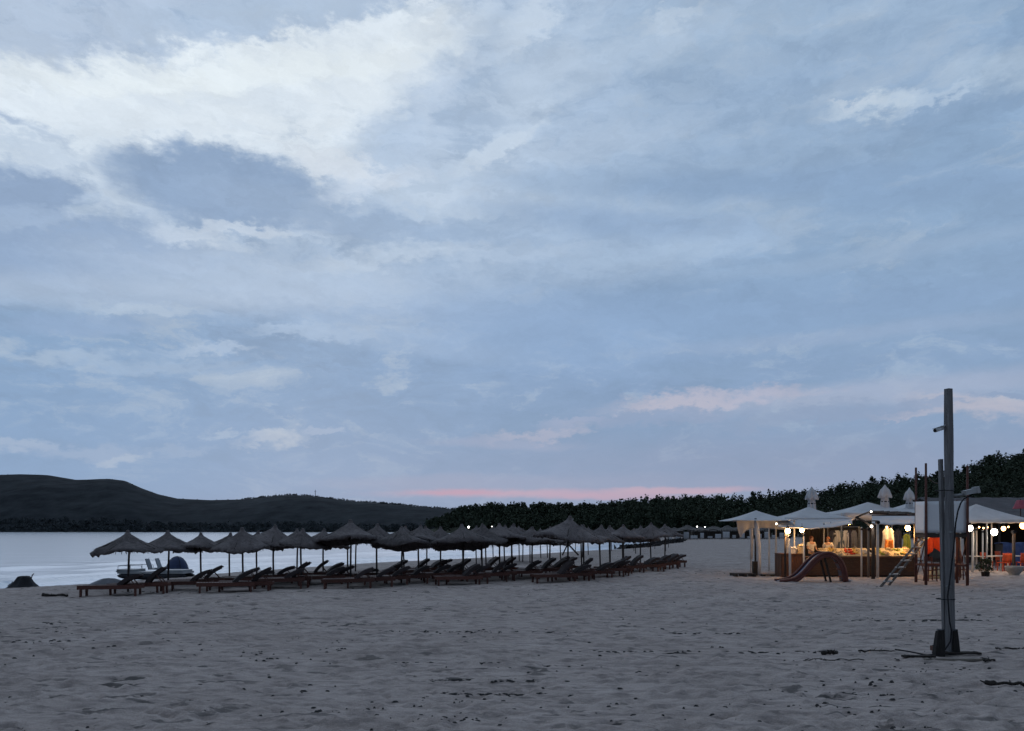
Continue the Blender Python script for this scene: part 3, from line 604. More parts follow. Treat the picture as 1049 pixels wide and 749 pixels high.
UMB = [(131, 29.5, 545, 1.0), (172, 32.5, 545, 1.0), (206, 33, 547, .92), (235, 36.5, 547, .95), (249, 32.5, 542, 1.05), (263, 36.5, 545, 1.0), (280, 33.5, 539, 1.05), (304, 37, 543, 1), (309, 33.5, 543, 1.0), (331, 37, 543, 1.0),
       (359, 33.5, 534, 1.2), (356, 41, 541, 1), (364, 43, 540, 1), (386, 34.5, 538, 1.0), (411, 33.5, 541, 1.05), (414, 43, 540, 1), (429, 37, 539, 1.05), (437, 46, 540, 1), (451, 38.5, 541, 1), (474, 35.5, 538.5, 1.2),
       (494, 36.5, 538, 1.0), (498, 44, 540, 1), (512, 37.5, 537.5, 1.05), (517, 46, 539, 1), (525, 40, 538, 1.05), (545, 38.5, 541, 1.0), (563, 41.5, 541, 1.0), (582, 36, 530.5, 1.3), (596, 44, 539, 1), (598, 39, 539, 1.05),
       (615, 42.5, 539, 1.05), (625, 47, 539.5, 1), (638, 45, 538.5, 1.05), (656, 49, 539.5, 1), (667, 47.5, 536.5, 1.0), (681, 52, 538, 1.0)]
ULAB = {131: "leftmost thatched umbrella with a wide even cone over the first sunbed pair", 172: "second thatched umbrella from the left with a tall cone beside the blue dome", 359: "large steep thatched umbrella rising above its neighbours left of the middle", 582: "largest steep thatched umbrella with a thick reddish pole beside the crossed beams", 681: "thatched umbrella on the rightmost pole of the near rows by open sand"}
BIGORD = ["first", "second", "third", "fourth", "fifth", "sixth", "seventh", "eighth", "ninth", "tenth", "eleventh", "twelfth", "thirteenth", "fourteenth", "fifteenth", "sixteenth", "seventeenth", "eighteenth"]
us = sorted(UMB)
for i, (px, Y, pk, sc) in enumerate(us):
    if px in ULAB: lab = ULAB[px]
    elif i < 18: lab = f"thatched umbrella on the {BIGORD[i]} pole counted from the left end of the rows"
    else: lab = f"thatched umbrella on the {BIGORD[len(us) - 1 - i]} pole counted back from the right end"
    tl = None
    if px in (411, 474, 429): tl = (9, 4)
    umbrella(px, Y, pk, sc, lab, tl)
rf = random.Random(31)
for i in range(26):                                             # the rows run on along the shore
    px = 478 + i * 8.4 + rf.uniform(-4, 4); Y = rf.uniform(52, 66) if px < 560 else rf.uniform(55, 105)
    if shore_d(np.array([XW(px, Y)]), np.array([Y]))[0] < 5: Y = 50 + rf.uniform(0, 4)
    umbrella(px, Y, HY - 2.5 + rf.uniform(-1.5, 2), .92, "small grey thatched umbrella far back in the crowd of roofs beyond the sunbeds", None)
# ================================================================== left shore
M_TARP = mat("dark_tarpaulin", (.005, .006, .008), (.013, .014, .018), scale=4, rough=.7, bump=.6)
M_GTARP = mat("grey_tarpaulin", (.10, .105, .12), (.20, .21, .24), scale=3, rough=.7, bump=.6)
def heap(name, loc, dim, prof, lab, cat, m, seed, n=40, par=None):
    t = thing(name, loc, lab, cat); b = MB(); rr = random.Random(seed); ph = [rr.uniform(0, 6) for _ in range(6)]
    def wob(i, k, r):
        a = 2 * math.pi * k / n; f = 1 + .07 * math.sin(3 * a + ph[0]) + .05 * math.sin(7 * a + ph[1] + i * .4) + .03 * math.sin(13 * a + ph[2] + i)
        return r * f, .02 * math.sin(5 * a + i + ph[3])
    b.lathe(prof, n, wob=wob); o = b.build("cover", m, t, True); o.scale = dim; return t
g = G(25, 37.5); t = heap("covered_heap", (g.x, g.y, g.z - .03), (.9, .65, .92), [(0, .66), (.20, .66), (.31, .64), (.36, .58), (.50, .36), (.72, .15), (.92, .02), (.98, -.2)], "dark tarpaulin covered heap standing alone at the water's edge on the left", "heap", M_TARP, 5)
b = MB(); b.tube([(.30, 0, .4), (.38, 0, .66), (.47, -.02, .74)], [.03, .025, .02], 6); b.build("stick", M_POLE, t)
b = MB(); b.grid(lambda u, v: Vector((-.62 - .35 * u + .1 * v, .25 - .1 * v, .02 + .33 * (1 - abs(u - .3)) * (1 - v * .9) + .02 * math.sin(9 * u + 5 * v))), 10, 6); b.build("pale_flap", M_GTARP, t, True, .01)
g = G(111, 30.8); heap("tarpaulin_mound", (g.x, g.y, g.z - .03), (.98, .6, .95), [(0, .47), (.25, .45), (.5, .36), (.75, .22), (.93, .1), (1, 0), (1.02, -.15)], "low grey tarpaulin mound behind the leftmost sunbed", "mound", M_GTARP, 8)
def pedalo():
    g = G(160, 43.5); t = thing("pedal_boat", g, "white pedal boat with two seats beached behind the second umbrella", "pedal boat", rz=R(-3)); t.scale = (.92, .9, .84)
    MW = mat("boat_white", (.22, .235, .25), (.30, .315, .33), scale=3, rough=.4); MD = mat("boat_dark", (.012, .014, .02), (.03, .032, .04), scale=3, rough=.6)
    for s in (-1, 1):
        b = MB(); L = 4.3
        def hull(u, v, s=s):
            x = (u - .5) * L; a = v * 2 * math.pi; tp = (1 - abs(2 * u - 1) ** 4) ** .5
            return Vector((x, s * .55 + .27 * tp * math.cos(a), .22 + .22 * tp * math.sin(a) + .10 * max(0, abs(2 * u - 1) - .6)))
        b.grid(hull, 26, 14); b.build("float", MD, t, True)
    b = MB()
    b.box((0, 0, .46), (4.0, 1.5, .12)); b.box((-1.55, 0, .60), (1.1, 1.3, .16)); b.box((1.2, 0, .58), (1.5, 1.3, .12)); b.box((-2.02, 0, .56), (.18, 1.3, .2), (0, .5, 0)); b.build("deck", MW, t)
    for s in (-.32, .32):
        b = MB(); b.box((.02, s, .70), (.5, .46, .08)); b.box((.22 + .0, s, .74), (.07, .46, .10)); o = b.build("seat", MW, t)
        b = MB()
        for k in range(5): b.box((-.20 - .045 * k + (.28 if s > 0 else 0), s, .74 + .14 * k), (.06, .46 - .03 * max(0, k - 3), .15), (0, -.3, 0))
        b.build("seat_back", mat("seat_grey", (.16, .18, .21), (.26, .28, .31), scale=3, rough=.5), o)
    b = MB()
    for s in (-.7, .7):
        pts = [(-2.0, s, .6), (-1.98, s, .93), (-1.2, s, .95), (-.55, s, .92), (-.5, s, .6)]; b.tube(pts, .018, 6)
        b.tube([(-1.25, s, .6), (-1.25, s, .95)], .018, 6)
    b.tube([(-1.98, -.7, .93), (-1.98, .7, .93)], .018, 6); b.build("railing", mat("boat_rail", (.18, .19, .2), (.3, .3, .32), scale=3, rough=.4, metal=.3), t)
pedalo()
g = G(181.5, 47.5); t = thing("beach_tent", (g.x, g.y, g.z + .12), "small dark blue dome tent by the water behind the second umbrella", "tent")
b = MB(); b.sphere((0, 0, .02), (.70, .6, 1.12), 24); M_TENT = mat("tent_blue", (.018, .03, .075), (.03, .05, .12), scale=3, rough=.6, bump=.2); b.build("shell", M_TENT, t, True)
b = MB()
for a in (.6, 2.2): b.tube([(.715 * math.cos(a) * math.cos(k * math.pi / 12), .615 * math.sin(a) * math.cos(k * math.pi / 12), +.02 + 1.135 * math.sin(k * math.pi / 12)) for k in range(13)], .014, 6)
b.build("tent_hoop", M_TARP, t)
# crossed beams
g = G(583, 66); t = thing("beam_trestle", g, "crossed dark wooden beams standing at the shore behind the largest umbrella", "trestle")
for (x0, x1) in ((576, 591), (587, 577)):
    b = MB(); p = P(x0 if x0 == 576 else 584.5, 551, 66) - g; q = P(x1, 567, 66) - g; d = (q - p); b.beam(p - d * .35 + Vector((0, .12 if x0 == 576 else 0, 0)), q + d * .12 + Vector((0, .12 if x0 == 576 else 0, 0)), .13 if x0 == 576 else .11); b.build("beam", M_POLE, t)
# dark weed spit by the bay end
g = G(668, 150); 
# ================================================================== distant beach bar
M_FTH = mat("far_thatch", (.07, .064, .062), (.14, .13, .125), scale=.8, rough=.95, bump=.5)
M_WCLOTH = mat("white_cloth", (.52, .53, .56), (.66, .67, .70), scale=1.5, rough=.85, trans=.25)
M_DARKW = mat("dark_boards", (.02, .016, .013), (.05, .04, .032), scale=3, rough=.8, stretch=(6, 1, 1))
def far_hut(px, Y, wd, lab, roof=.9, hgt=2.2, rr=random.Random(2)):
    g = G(px, Y); t = thing("thatched_hut", g, lab, "hut", "thatched shelters of the distant beach bar"); b = MB(); n = 24
    b.lathe([(.05, hgt + roof + .1), (.12 * wd, hgt + roof * .86), (.3 * wd, hgt + roof * .4), (.52 * wd, hgt), (.5 * wd, hgt - .12), (.1, hgt + roof * .6)], n, wob=lambda i, k, r: (r * (1 + rr.uniform(-.06, .06)), rr.uniform(-.08, .08))); b.build("thatch_roof", M_FTH, t)
    for sx in (-1, 1):
        for sy in (-1, 1):
            b = MB(); b.tube([(sx * .36 * wd, sy * .36 * wd, -.2), (sx * .36 * wd, sy * .36 * wd, hgt + .15)], .09, 6); b.build("post", M_POLE, t)
huts = [(691, 196, 5), (704, 203, 6), (717, 199, 5.5), (731, 205, 6), (745, 200, 5.5), (759, 206, 6), (773, 203, 5.5), (787, 207, 6)]
for i, (px, Y, wd) in enumerate(huts): far_hut(px, Y, wd, f"{BIGORD[i]} small thatched shelter from the left on the distant beach before the woods", .8 + .3 * (i % 3 == 1), 2.3 + .2 * (i % 2))
bb = []
for i in range(15):
    px = 686 + i * 8.2; Y = 192 + (i % 3) * 2.5; g = G(px, Y)
    o = thing("curtained_daybed", g, "white curtained daybed in the row on the far sand before the distant thatched shelters", "daybed", "white daybeds in front of the distant beach bar")
    b = MB(); hh = .75 + .28 * ((i * 7) % 5); wdt = .9 + .35 * ((i * 5) % 4) * .8
    b.grid(lambda u, v: Vector(((u - .5) * wdt, -.5 + .05 * math.sin(u * 20), hh * (1 - v) + .25 * v)), 14, 4); b.build("curtain", M_WCLOTH, o, True, .02)
    b = MB()
    for sx in (-1, 1):
        for sy in (-1, 1): b.tube([(sx * wdt / 2, sy * .5 + .06, -.1), (sx * wdt / 2, sy * .5 + .06, hh + .12)], .05, 6)
    b.build("posts", M_POLE, o); b = MB(); b.box((0, .06, .3), (wdt - .12, .9, .22)); b.build("mattress", M_GTARP, o)
# long dark bar shed behind the huts
g = G(745, 214); t = thing("bar_shed", g, "long low dark shed with reed roof behind the distant shelters", "shed")
b = MB(); b.box((0, 0, 1.0), (20, 4, 2.1)); b.build("wall", M_DARKW, t)
b = MB(); b.add([(-10.6, -2.4, 1.9), (10.6, -2.4, 2.0), (9.6, 0, 3.0), (-9.6, 0, 2.7), (-10.6, 2.4, 1.9), (10.6, 2.4, 2.0)], [(0, 1, 2, 3), (3, 2, 5, 4)]); b.build("reed_roof", M_FTH, t, False, .15)
# ================================================================== lamps
def M_GLOW(name, col, es): return mat(name, col, col, emit=col, es=es)
WARM, COOL = (1.0, .56, .22), (1.0, .88, .72)
def lamp(px, py, Y, lab, col=WARM, power=30, r=.07, drop=.35, shade=True, light=True, es=18, name="hanging_lamp"):
    p = P(px, py, Y); t = thing(name, p, lab, "lamp")
    b = MB(); b.sphere((0, 0, 0), (r, r, r * 1.15), 16); b.build("bulb", M_GLOW("bulb_%d_%d" % (int(col[2] * 100), es), col, es), t, True)
    b = MB(); b.lathe([(r * .35, r * 1.9), (r * .5, r * 1.7), (r * .55, r * .85)], 12); b.build("socket", M_TARP, t, True)
    b = MB(); b.tube([(0, 0, r * 1.8), (.004, 0, r * 1.8 + drop)], .008, 5); b.build("cord", M_TARP, t)
    if shade:
        b = MB(); b.lathe([(r * .6, r * 1.75), (r * 1.5, r * 1.25), (r * 2.2, r * .75)], 18); b.build("shade", mat("lamp_shade", (.5, .5, .48), rough=.5), t, True, .006)
    if light:
        l = bpy.data.lights.new("glow", 'POINT'); l.energy = power; l.color = col; l.shadow_soft_size = r; lo = bpy.data.objects.new("glow", l); C.objects.link(lo); lo.parent = t; lo.location = (0, -.02, -r * 1.3 - .02)
def far_lamp(px, py, Y, r, lab, es=12, top=0):
    p = P(px, py, Y); z = gz(p.x, Y); t = thing("lamp_post", (p.x, Y, z), lab, "lamp")
    b = MB(); b.tube([(0, 0, -.2), (0, 0, p.z - z)], .07, 6); b.build("post", M_POLE, t)
    b = MB(); b.sphere((0, -.1, p.z - z), r, 12); b.build("lamp_head", M_GLOW("far_lamp_%d" % es, (1, .97, .92), es), t, True)
far_lamp(480, 540, 150, .18, "bright white lamp glowing above the thatched umbrellas in the middle distance", 12)
far_lamp(504, 539.5, 150, .09, "small pale lamp right of the bright lamp over the umbrella roofs", 6)
far_lamp(714, 539.5, 197, .17, "left of two small lamps at the distant thatched shelters", 6)
far_lamp(722, 540, 197, .14, "right of two small lamps at the distant thatched shelters", 5)

#STALLS
# ================================================================== market stalls on the right
M_CANVAS = mat("canopy_canvas", (.54, .54, .56), (.70, .70, .72), scale=1.2, rough=.85, trans=.22, bump=.15)
M_WPOST = mat("white_painted_post", (.45, .44, .43), (.6, .59, .57), scale=3, rough=.7)
M_BROWN = mat("brown_boards", (.060, .030, .017), (.12, .062, .035), scale=3, rough=.65, stretch=(1, 1, 7), bump=.3)
M_BROWNV = mat("red_brown_boards", (.085, .038, .022), (.16, .075, .045), scale=3, rough=.65, stretch=(8, 8, 1), bump=.3)
M_TIMBER = mat("grey_timber", (.10, .085, .075), (.17, .15, .135), scale=4, rough=.85, stretch=(5, 5, .6), bump=.4)
M_DTIMBER = mat("dark_timber", (.035, .028, .025), (.07, .055, .048), scale=4, rough=.85, stretch=(5, 5, .6), bump=.4)
M_STEEL = mat("grey_steel", (.16, .17, .18), (.24, .25, .26), scale=4, rough=.45, metal=.5)
def at(px, py, Y): return P(px, py, Y)
def canopy(name, px, Y, wd, dp, top, eave, lab, val=.22, sag=.12, skew=0, posts=(), pm=None):
    """pyramid canopy on thin posts; heights from picture rows at its own distance"""
    x = XW(px, Y); z0 = gz(x, Y); zt = H + (HY - top) / F * Y - z0; ze = H + (HY - eave) / F * (Y - dp / 2) - z0
    t = thing(name, (x, Y, z0), lab, "canopy"); b = MB(); n = 10
    cs = [(-wd / 2 + skew, -dp / 2), (wd / 2 + skew, -dp / 2), (wd / 2, dp / 2), (-wd / 2, dp / 2)]
    for k in range(4):
        (ax, ay), (bx, by) = cs[k], cs[(k + 1) % 4]
        def fn(u, v):
            ex, ey = ax + (bx - ax) * u, ay + (by - ay) * u; h = ze + (zt - ze) * v - sag * math.sin(math.pi * v) * (1 - .3 * math.sin(math.pi * u)) - sag * .5 * math.sin(math.pi * u) * (1 - v)
            return Vector((ex * (1 - v), ey * (1 - v), h))
        b.grid(fn, n, n)
    b.build("canvas_top", M_CANVAS, t, True, .012)
    if val:
        b = MB()
        for k in range(4):
            (ax, ay), (bx, by) = cs[k], cs[(k + 1) % 4]
            b.grid(lambda u, v: Vector(((ax + (bx - ax) * u) * 1.004, (ay + (by - ay) * u) * 1.004, ze - sag * .5 * math.sin(math.pi * u) - val * v * (1 + .15 * math.sin(u * 25)))), 24, 2)
        b.build("valance", M_CANVAS, t, True, .012)
    for (fx, fy) in posts:
        b = MB(); b.tube([(fx * wd / 2, fy * dp / 2, -.3), (fx * wd / 2, fy * dp / 2, ze)], .04, 8); b.build("post", pm or M_WPOST, t, True)
    return t, z0, ze, zt
# left pavilion
t, z0, ze, zt = canopy("canopy_pavilion", 774.5, 40, 3.1, 3.0, 523, 533, "small pale canvas pavilion at the left end of the stalls with a drooping flap", val=0, sag=.06, posts=((.95, .9), (.95, -.9)))
b = MB(); ks = [754, 757, 760, 765, 770, 778, 786, 796, 804]; bt = [541, 551.5, 547.5, 543.2, 541.3, 540.6, 541, 542, 543]
def flap(u, v):
    q = 754 + 50 * u; Yb = 41.3; top = at(q, 532.5, Yb); bot = at(q + (1.5 if u < .1 else 0), float(np.interp(q, ks, bt)), Yb); p = top.lerp(bot, v); p.y += .05 * math.sin(u * 30) * v; return p - Vector(t.location)
b.grid(flap, 36, 6); b.build("hanging_flap", M_CANVAS, t, True, .015)
def lp(px, py, Y): return at(px, py, Y) - Vector(t.location)
b = MB(); q = G(774, 38.8) - Vector(t.location)
b.tube([(q.x, q.y, -.2), (q.x, q.y, ze + .1)], .055, 8); b.build("front_post", M_DTIMBER, t, True)
b = MB(); b.tube([(q.x + .1, q.y - .02, .0), (q.x + .14, q.y - .03, .5), (q.x + .13, q.y - .02, 1.4), (q.x + .08, q.y, 2.1), (q.x + .03, q.y, ze)], [.13, .13, .12, .14, .10], 10); b.build("wrapped_curtain", M_WCLOTH, t, True)
b = MB(); b.box((q.x - .05, q.y - .05, .35), (.22, .2, .75)); b.build("post_foot", M_DARKW, t)
b = MB(); q2 = G(769.5, 41.6) - Vector(t.location); b.tube([(q2.x, q2.y, .75), (q2.x + .03, q2.y, 1.5), (q2.x, q2.y, 2.6)], [.08, .09, .11], 8); b.build("tied_curtain", M_WCLOTH, t, True)
b = MB(); b.tube([(q2.x + .02, q2.y + .12, -.2), (q2.x + .02, q2.y + .12, 2.7)], .04, 8); b.build("back_post", M_WPOST, t, True)
def pallet(px0, px1, Y, lab, m, dz=0):
    g = G((px0 + px1) / 2, Y); L = XW(px1, Y) - XW(px0, Y); t = thing("pallet", (g.x, g.y, g.z + dz), lab, "pallet")
    b = MB()
    for k in range(4): b.box((0, -.4 + k * .27, .13), (L, .16, .03))
    b.build("deck_boards", m, t); b = MB()
    for k in (-1, 0, 1): b.box((k * (L / 2 - .08), 0, .055), (.12, 1.0, .115))
    b.build("blocks", M_DARKW, t)
pallet(750, 772, 38.4, "dark wooden pallet lying on sand left of the leftmost stall post", M_DTIMBER)
pallet(778, 800, 38.9, "pale lamp-lit boards lying between the left pavilion post and the first counter", M_TIMBER, -.06)
# main canopy and its long awning
canopy("canopy_pavilion", 828, 41.5, 3.4, 3.2, 519.5, 530.5, "wide pale canvas pyramid canopy over the middle of the lit stall", val=.12, sag=.08, posts=((-.95, -.9), (-.95, .9), (.95, .9)))
def awning(px0, px1, Yb, Yf, tb, tf0, tf1, lab, sagm, par=None):
    p = at((px0 + px1) / 2, tf0, Yf); t = thing("awning", (p.x, Yf, gz(p.x, Yf)), lab, "awning"); o = Vector(t.location); b = MB()
    def fn(u, v):
        a = at(px0 + (px1 - px0) * u, tb, Yb); c = at(px0 + (px1 - px0) * u, tf0 + (tf1 - tf0) * u, Yf); p = a.lerp(c, v); p.z -= sagm * math.sin(math.pi * u) * v + .04 * math.sin(math.pi * v) + .015 * math.sin(u * 19) * v; return p - o
    b.grid(fn, 30, 8); b.build("cloth", M_CANVAS, t, True, .012)
    b = MB(); b.tube([fn(k / 20, 1) + Vector((0, -.015, 0)) for k in range(21)], .022, 6); b.build("hem", M_WCLOTH, t, True)
    b = MB(); b.tube([at(px0, tb - .3, Yb) - o, at(px1, tb - .3, Yb) - o], .03, 6); b.build("rail", M_DTIMBER, t)
awning(797, 873, 40.0, 38.1, 531.5, 539.5, 536.5, "long sagging pale awning strip along the front of the lit stall", .16)
awning(893, 938, 39.8, 37.4, 528.5, 536.5, 536.5, "pale awning strip right of the dark timber post beneath the reed-edged beam", .05)
canopy("canopy_pavilion", 889, 44, 4.9, 4.2, 514.5, 525.5, "large pale canvas canopy with a dark gap at its left corner behind the stall", val=.3, sag=.12, skew=.25, posts=((-.95, -.95), (-.95, .95), (.95, .95)))
canopy("canopy_pavilion", 935, 46, 3.6, 4.0, 514.0, 523.5, "pale canvas canopy half hidden behind the white tower cabin", val=.2, sag=.1, posts=((.9, .9), (.9, -.9)))
def timber_bower():
    Y = 36.2; g = G(894.5, Y); t = thing("timber_bower", g, "dark forked timber post carrying a reed-edged beam in front of the stall", "pergola")
    o = Vector(g); b = MB(); b.tube([Vector((0, 0, -.2)), at(894.6, 560, Y) - o, at(894.2, 536, Y) - o], [.09, .08, .075], 8); b.build("post", M_DTIMBER, t, True)
    b = MB(); b.tube([at(894.4, 541, Y) - o, at(886, 534.5, Y) - o, at(877, 530, Y) - o], [.06, .055, .045], 7); b.build("brace", M_DTIMBER, t, True)
    b = MB(); b.tube([at(876.5, 530.5, Y) - o, at(884, 527, Y) - o, at(893, 523.8, Y) - o], .045, 7); b.tube([at(885, 534, Y) - o, at(899, 533.6, Y) - o], .03, 6); b.build("rafter", M_DTIMBER, t, True)
    b = MB(); b.tube([at(877, 530, Y) - o, at(875.6, 538.5, Y) - o], .022, 6); b.build("hanging_rope", M_TARP, t)
    b = MB(); rr = random.Random(3)
    for k in range(90):
        u = rr.random(); p = at(891 + 48 * u, 524.2 + 2.4 * u + rr.uniform(-.7, 1.5), Y + rr.uniform(0, 1.6)) - o; d = Vector((rr.uniform(.25, .6), rr.uniform(-.1, .1), rr.uniform(-.05, .04))); b.tube([p, p + d], rr.uniform(.012, .03), 5)
    b.build("reed_edge", M_TIMBER, t)
    b = MB(); b.beam(at(891, 526, Y + .2) - o, at(939, 527.5, Y + .2) - o, .08, .1); b.build("beam", M_DTIMBER, t)
timber_bower()
# closed parasols
def parasol(px, top, hip, Y, lab, wide=.285, rr=random.Random(8)):
    g = G(px, Y); t = thing("closed_parasol", g, lab, "parasol", "closed white parasols above the canopies"); zt = H + (HY - top) / F * Y - g.z; zh = H + (HY - hip) / F * Y - g.z; n = 32
    def wob(i, k, r): return r * (1 + .20 * math.cos(8 * 2 * math.pi * k / n + .3 * i)), .05 * math.cos(8 * 2 * math.pi * k / n) * (1 if i in (4, 5, 6) else 0)
    n = 48; K = 6
    def wob(i, k, r):
        c = math.cos(K * 2 * math.pi * k / n + .25 * i); return r * (1 + (.10 if i < 3 else .22) * c), (-.12 * (c + 1) / 2 if i in (3, 4) else 0) + (.05 * math.sin(k * .7) if i == 8 else 0)
    b = MB(); b.lathe([(.015, zt), (wide * .38, zt - .16), (wide * .78, (zt + zh) / 2 + .02), (wide * 1.1, zh + .05), (wide * .98, zh - .02), (wide * .5, zh - .02), (wide * .62, zh - .35), (wide * .72, zh - .8), (wide * .66, zh - 1.35)], n, wob=wob); b.build("folded_canvas", M_WCLOTH, t, True)
    b = MB(); b.tube([(0, 0, -.2), (0, 0, zt - .1)], .035, 8); b.build("pole", M_STEEL, t, True)
    b = MB(); b.tube([(wide * .6 * math.cos(a), wide * .6 * math.sin(a), zh - .32) for a in [k * math.pi / 6 for k in range(13)]], .03, 5); b.build("strap", M_TARP, t)
parasol(831.5, 498.5, 510, 43, "closed white parasol standing behind the middle canopy peak, the leftmost of three")
parasol(906.5, 496.5, 508, 43.5, "closed white parasol with diamond top in the middle of three", .30)
parasol(931.5, 499.5, 510, 45, "closed white parasol close left of the tower poles, rightmost of three", .26)
# counters
def counter():
    Y = 38.0; x0, x1 = XW(823.5, Y), XW(939, Y); L = x1 - x0; g = G(881, Y); t = thing("stall_counter", g, "long brown boarded stall counter heaped with goods under the lamps", "counter")
    b = MB(); b.box((0, .45, .47), (L - .1, .8, .9)); b.build("carcass", M_DARKW, t)
    b = MB()
    for k in range(6): b.box((0, .03 - .004 * (k % 2), .15 + k * .15), (L, .03, .142))
    b.build("front_boards", M_BROWN, t)
    b = MB(); b.box((0, .45, .955), (L + .08, 1.0, .045)); b.build("counter_top", M_BROWNV, t)
    b = MB(); b.box((0, .07, .04), (L, .04, .08)); b.build("plinth", M_DARKW, t)
    return t, g, L
ct, cg, cL = counter()
M_YEL = mat("straw_hats", (.55, .33, .06), (.7, .5, .16), scale=12, rough=.8); M_CREAM = mat("cream_goods", (.45, .33, .17), (.66, .55, .36), scale=14, rough=.8)
M_RED = mat("red_goods", (.55, .03, .012), (.62, .09, .03), scale=14, rough=.6); M_GREEN = mat("green_goods", (.20, .28, .04), (.42, .44, .08), scale=14, rough=.6); M_WHT = mat("white_goods", (.5, .48, .44), (.64, .62, .58), scale=10, rough=.6)
def goods_tray(px0, px1, lab, mats, seed):
    Y = 38.25; x0, x1 = XW(px0, Y), XW(px1, Y); W = x1 - x0; rr = random.Random(seed); z = cg.z + .98
    t = thing("goods_tray", ((x0 + x1) / 2, Y + .2, z), lab, "tray"); b = MB(); th = .42
    def pt(u, v, h=0): return Vector(((u - .5) * W, -.32 + .75 * v, .03 + .36 * v + h))
    b.grid(lambda u, v: pt(u, v), 2, 2); o = b.build("sloping_board", M_CREAM, t, False, .03)
    for mi, m in enumerate(mats):
        b = MB()
        for k in range(int(26 * W / len(mats))):
            c = pt((rr.random() * .9 + mi) / len(mats) * .96 + .02, rr.uniform(.06, .94), .05); s = rr.uniform(.035, .085)
            if rr.random() < .5: b.sphere(c, (s * 1.2, s, s * .7), 8)
            else: b.box(c, (s * 2.2, s * 1.6, s * 1.1), (rr.uniform(-.4, .4), rr.uniform(-.4, .4), rr.uniform(0, 3)))
        b.build("wares", m, t, False)
goods_tray(843, 866, "sloping tray of cream and yellow wares in front of the lit seller", [M_CREAM, M_YEL, M_CREAM], 1)
goods_tray(866.5, 880, "tray of bright red wares in the middle of the lit counter", [M_RED, M_RED, M_YEL], 2)
goods_tray(880.5, 893, "tray of pale wares beside the dark forked post", [M_CREAM, M_WHT], 3)
goods_tray(897, 912, "tray of yellow-green wares under the white hanging garment", [M_YEL, M_GREEN, M_CREAM], 4)
goods_tray(912.5, 937, "tray of cream and green wares behind the leaning ladder", [M_CREAM, M_GREEN, M_YEL, M_CREAM], 5)
def box_counter():
    Y = 37.6; g = G(811.5, Y); L = XW(822, Y) - XW(801, Y); t = thing("side_counter", g, "short red-brown boarded counter at the left end of the lit stall", "counter")
    b = MB(); n = 7
    for k in range(n): b.box((-L / 2 + (k + .5) * L / n, -.012 * (k % 2), .55), (L / n - .012, .05, 1.1))
    for k in range(5): b.box((-L / 2 + .01 * (k % 2), .1 + k * .19, .55), (.05, .18, 1.1))
    b.build("boards", M_BROWNV, t); b = MB(); b.box((.02, .5, .54), (L - .1, .9, 1.06)); b.build("carcass", M_DARKW, t); b = MB(); b.box((0, .45, 1.12), (L + .06, 1.05, .04)); b.build("counter_top", M_BROWNV, t)
    return t, g
bt_, bg_ = box_counter()
def carton(px, Y, w, h, lab, m, dz):
    g = G(px, Y); t = thing("carton", (g.x, Y, bg_.z + dz), lab, "box"); b = MB(); b.box((0, 0, h / 2), (w, .3, h)); b.build("body", m, t); b = MB(); b.box((-w * .3, -.155, h * .98), (w * .45, .12, .012), (.5, 0, 0)); b.box((w * .3, -.155, h * .98), (w * .45, .12, .012), (.7, 0, 0)); b.build("lid_flaps", m, t)
carton(811.5, 37.9, .24, .30, "left white carton on the side counter", M_WHT, 1.14); carton(816.5, 38.1, .22, .22, "middle white carton on the side counter", M_WHT, 1.14); carton(819.5, 37.9, .2, .42, "tall pale carton at the right end of the side counter", M_CREAM, 1.14)
def garment(px, top, bot, Y, w, m, lab, seed=1, m2=None, cat="garment"):
    p = at(px, top, Y); t = thing("hanging_garment", p, lab, cat); hgt = (bot - top) / F * Y; b = MB()
    def fn(u, v):
        sh = .45 + .55 * min(1, v * 5) if v < .2 else .82 + .25 * (v - .2); return Vector(((u - .5) * w * sh, .05 * math.sin(u * 11 + seed) * (.3 + v) + .02 * math.sin(v * 9), -.05 - hgt * v - .03 * math.sin(u * 9 + seed) * v))
    b.grid(fn, 16, 12); b.build("cloth", m, t, True, .015)
    b = MB(); b.tube([(-w * .24, 0, -.04), (0, 0, .04), (w * .24, 0, -.04)], .012, 5); b.tube([(0, 0, .03), (.02, 0, .09), (.0, 0, .13)], .008, 5); b.build("hanger", M_TARP, t)
    if m2:
        b = MB(); b.grid(lambda u, v: fn(.15 + .7 * u, .55 + .45 * v) + Vector((0, -.05, 0)), 10, 6); b.build("skirt", m2, t, True, .01)
M_BLUEG = mat("blue_grey_cloth", (.10, .14, .2), (.2, .25, .32), scale=6, rough=.9, trans=.2); M_DKC = mat("navy_cloth", (.02, .025, .045), (.05, .055, .09), scale=6, rough=.9); M_REDC = mat("orange_red_cloth", (.66, .06, .024), (.78, .13, .05), scale=3, rough=.9, trans=.35); M_FLOR = mat("floral_cloth", (.55, .05, .03), (.75, .45, .1), scale=22, rough=.9, trans=.2)
GL = [(853, "dark", M_DKC, .42), (857.5, "pale long", M_WCLOTH, .4), (862, "blue-grey", M_BLUEG, .36), (866.5, "white", M_WCLOTH, .4), (870.5, "navy", M_DKC, .36), (875, "pale grey", M_GTARP, .36)]
for i, (px, nm, m, wd) in enumerate(GL): garment(px, 542.5, 560 + (i % 3), 41.2, wd, m, f"{nm} garment, {BIGORD[i]} from the left on the rail behind the counter", i)
garment(910, 540, 562, 38.9, .62, M_WHT, "white top with red floral skirt hanging over the right end of the counter", 2, M_FLOR)
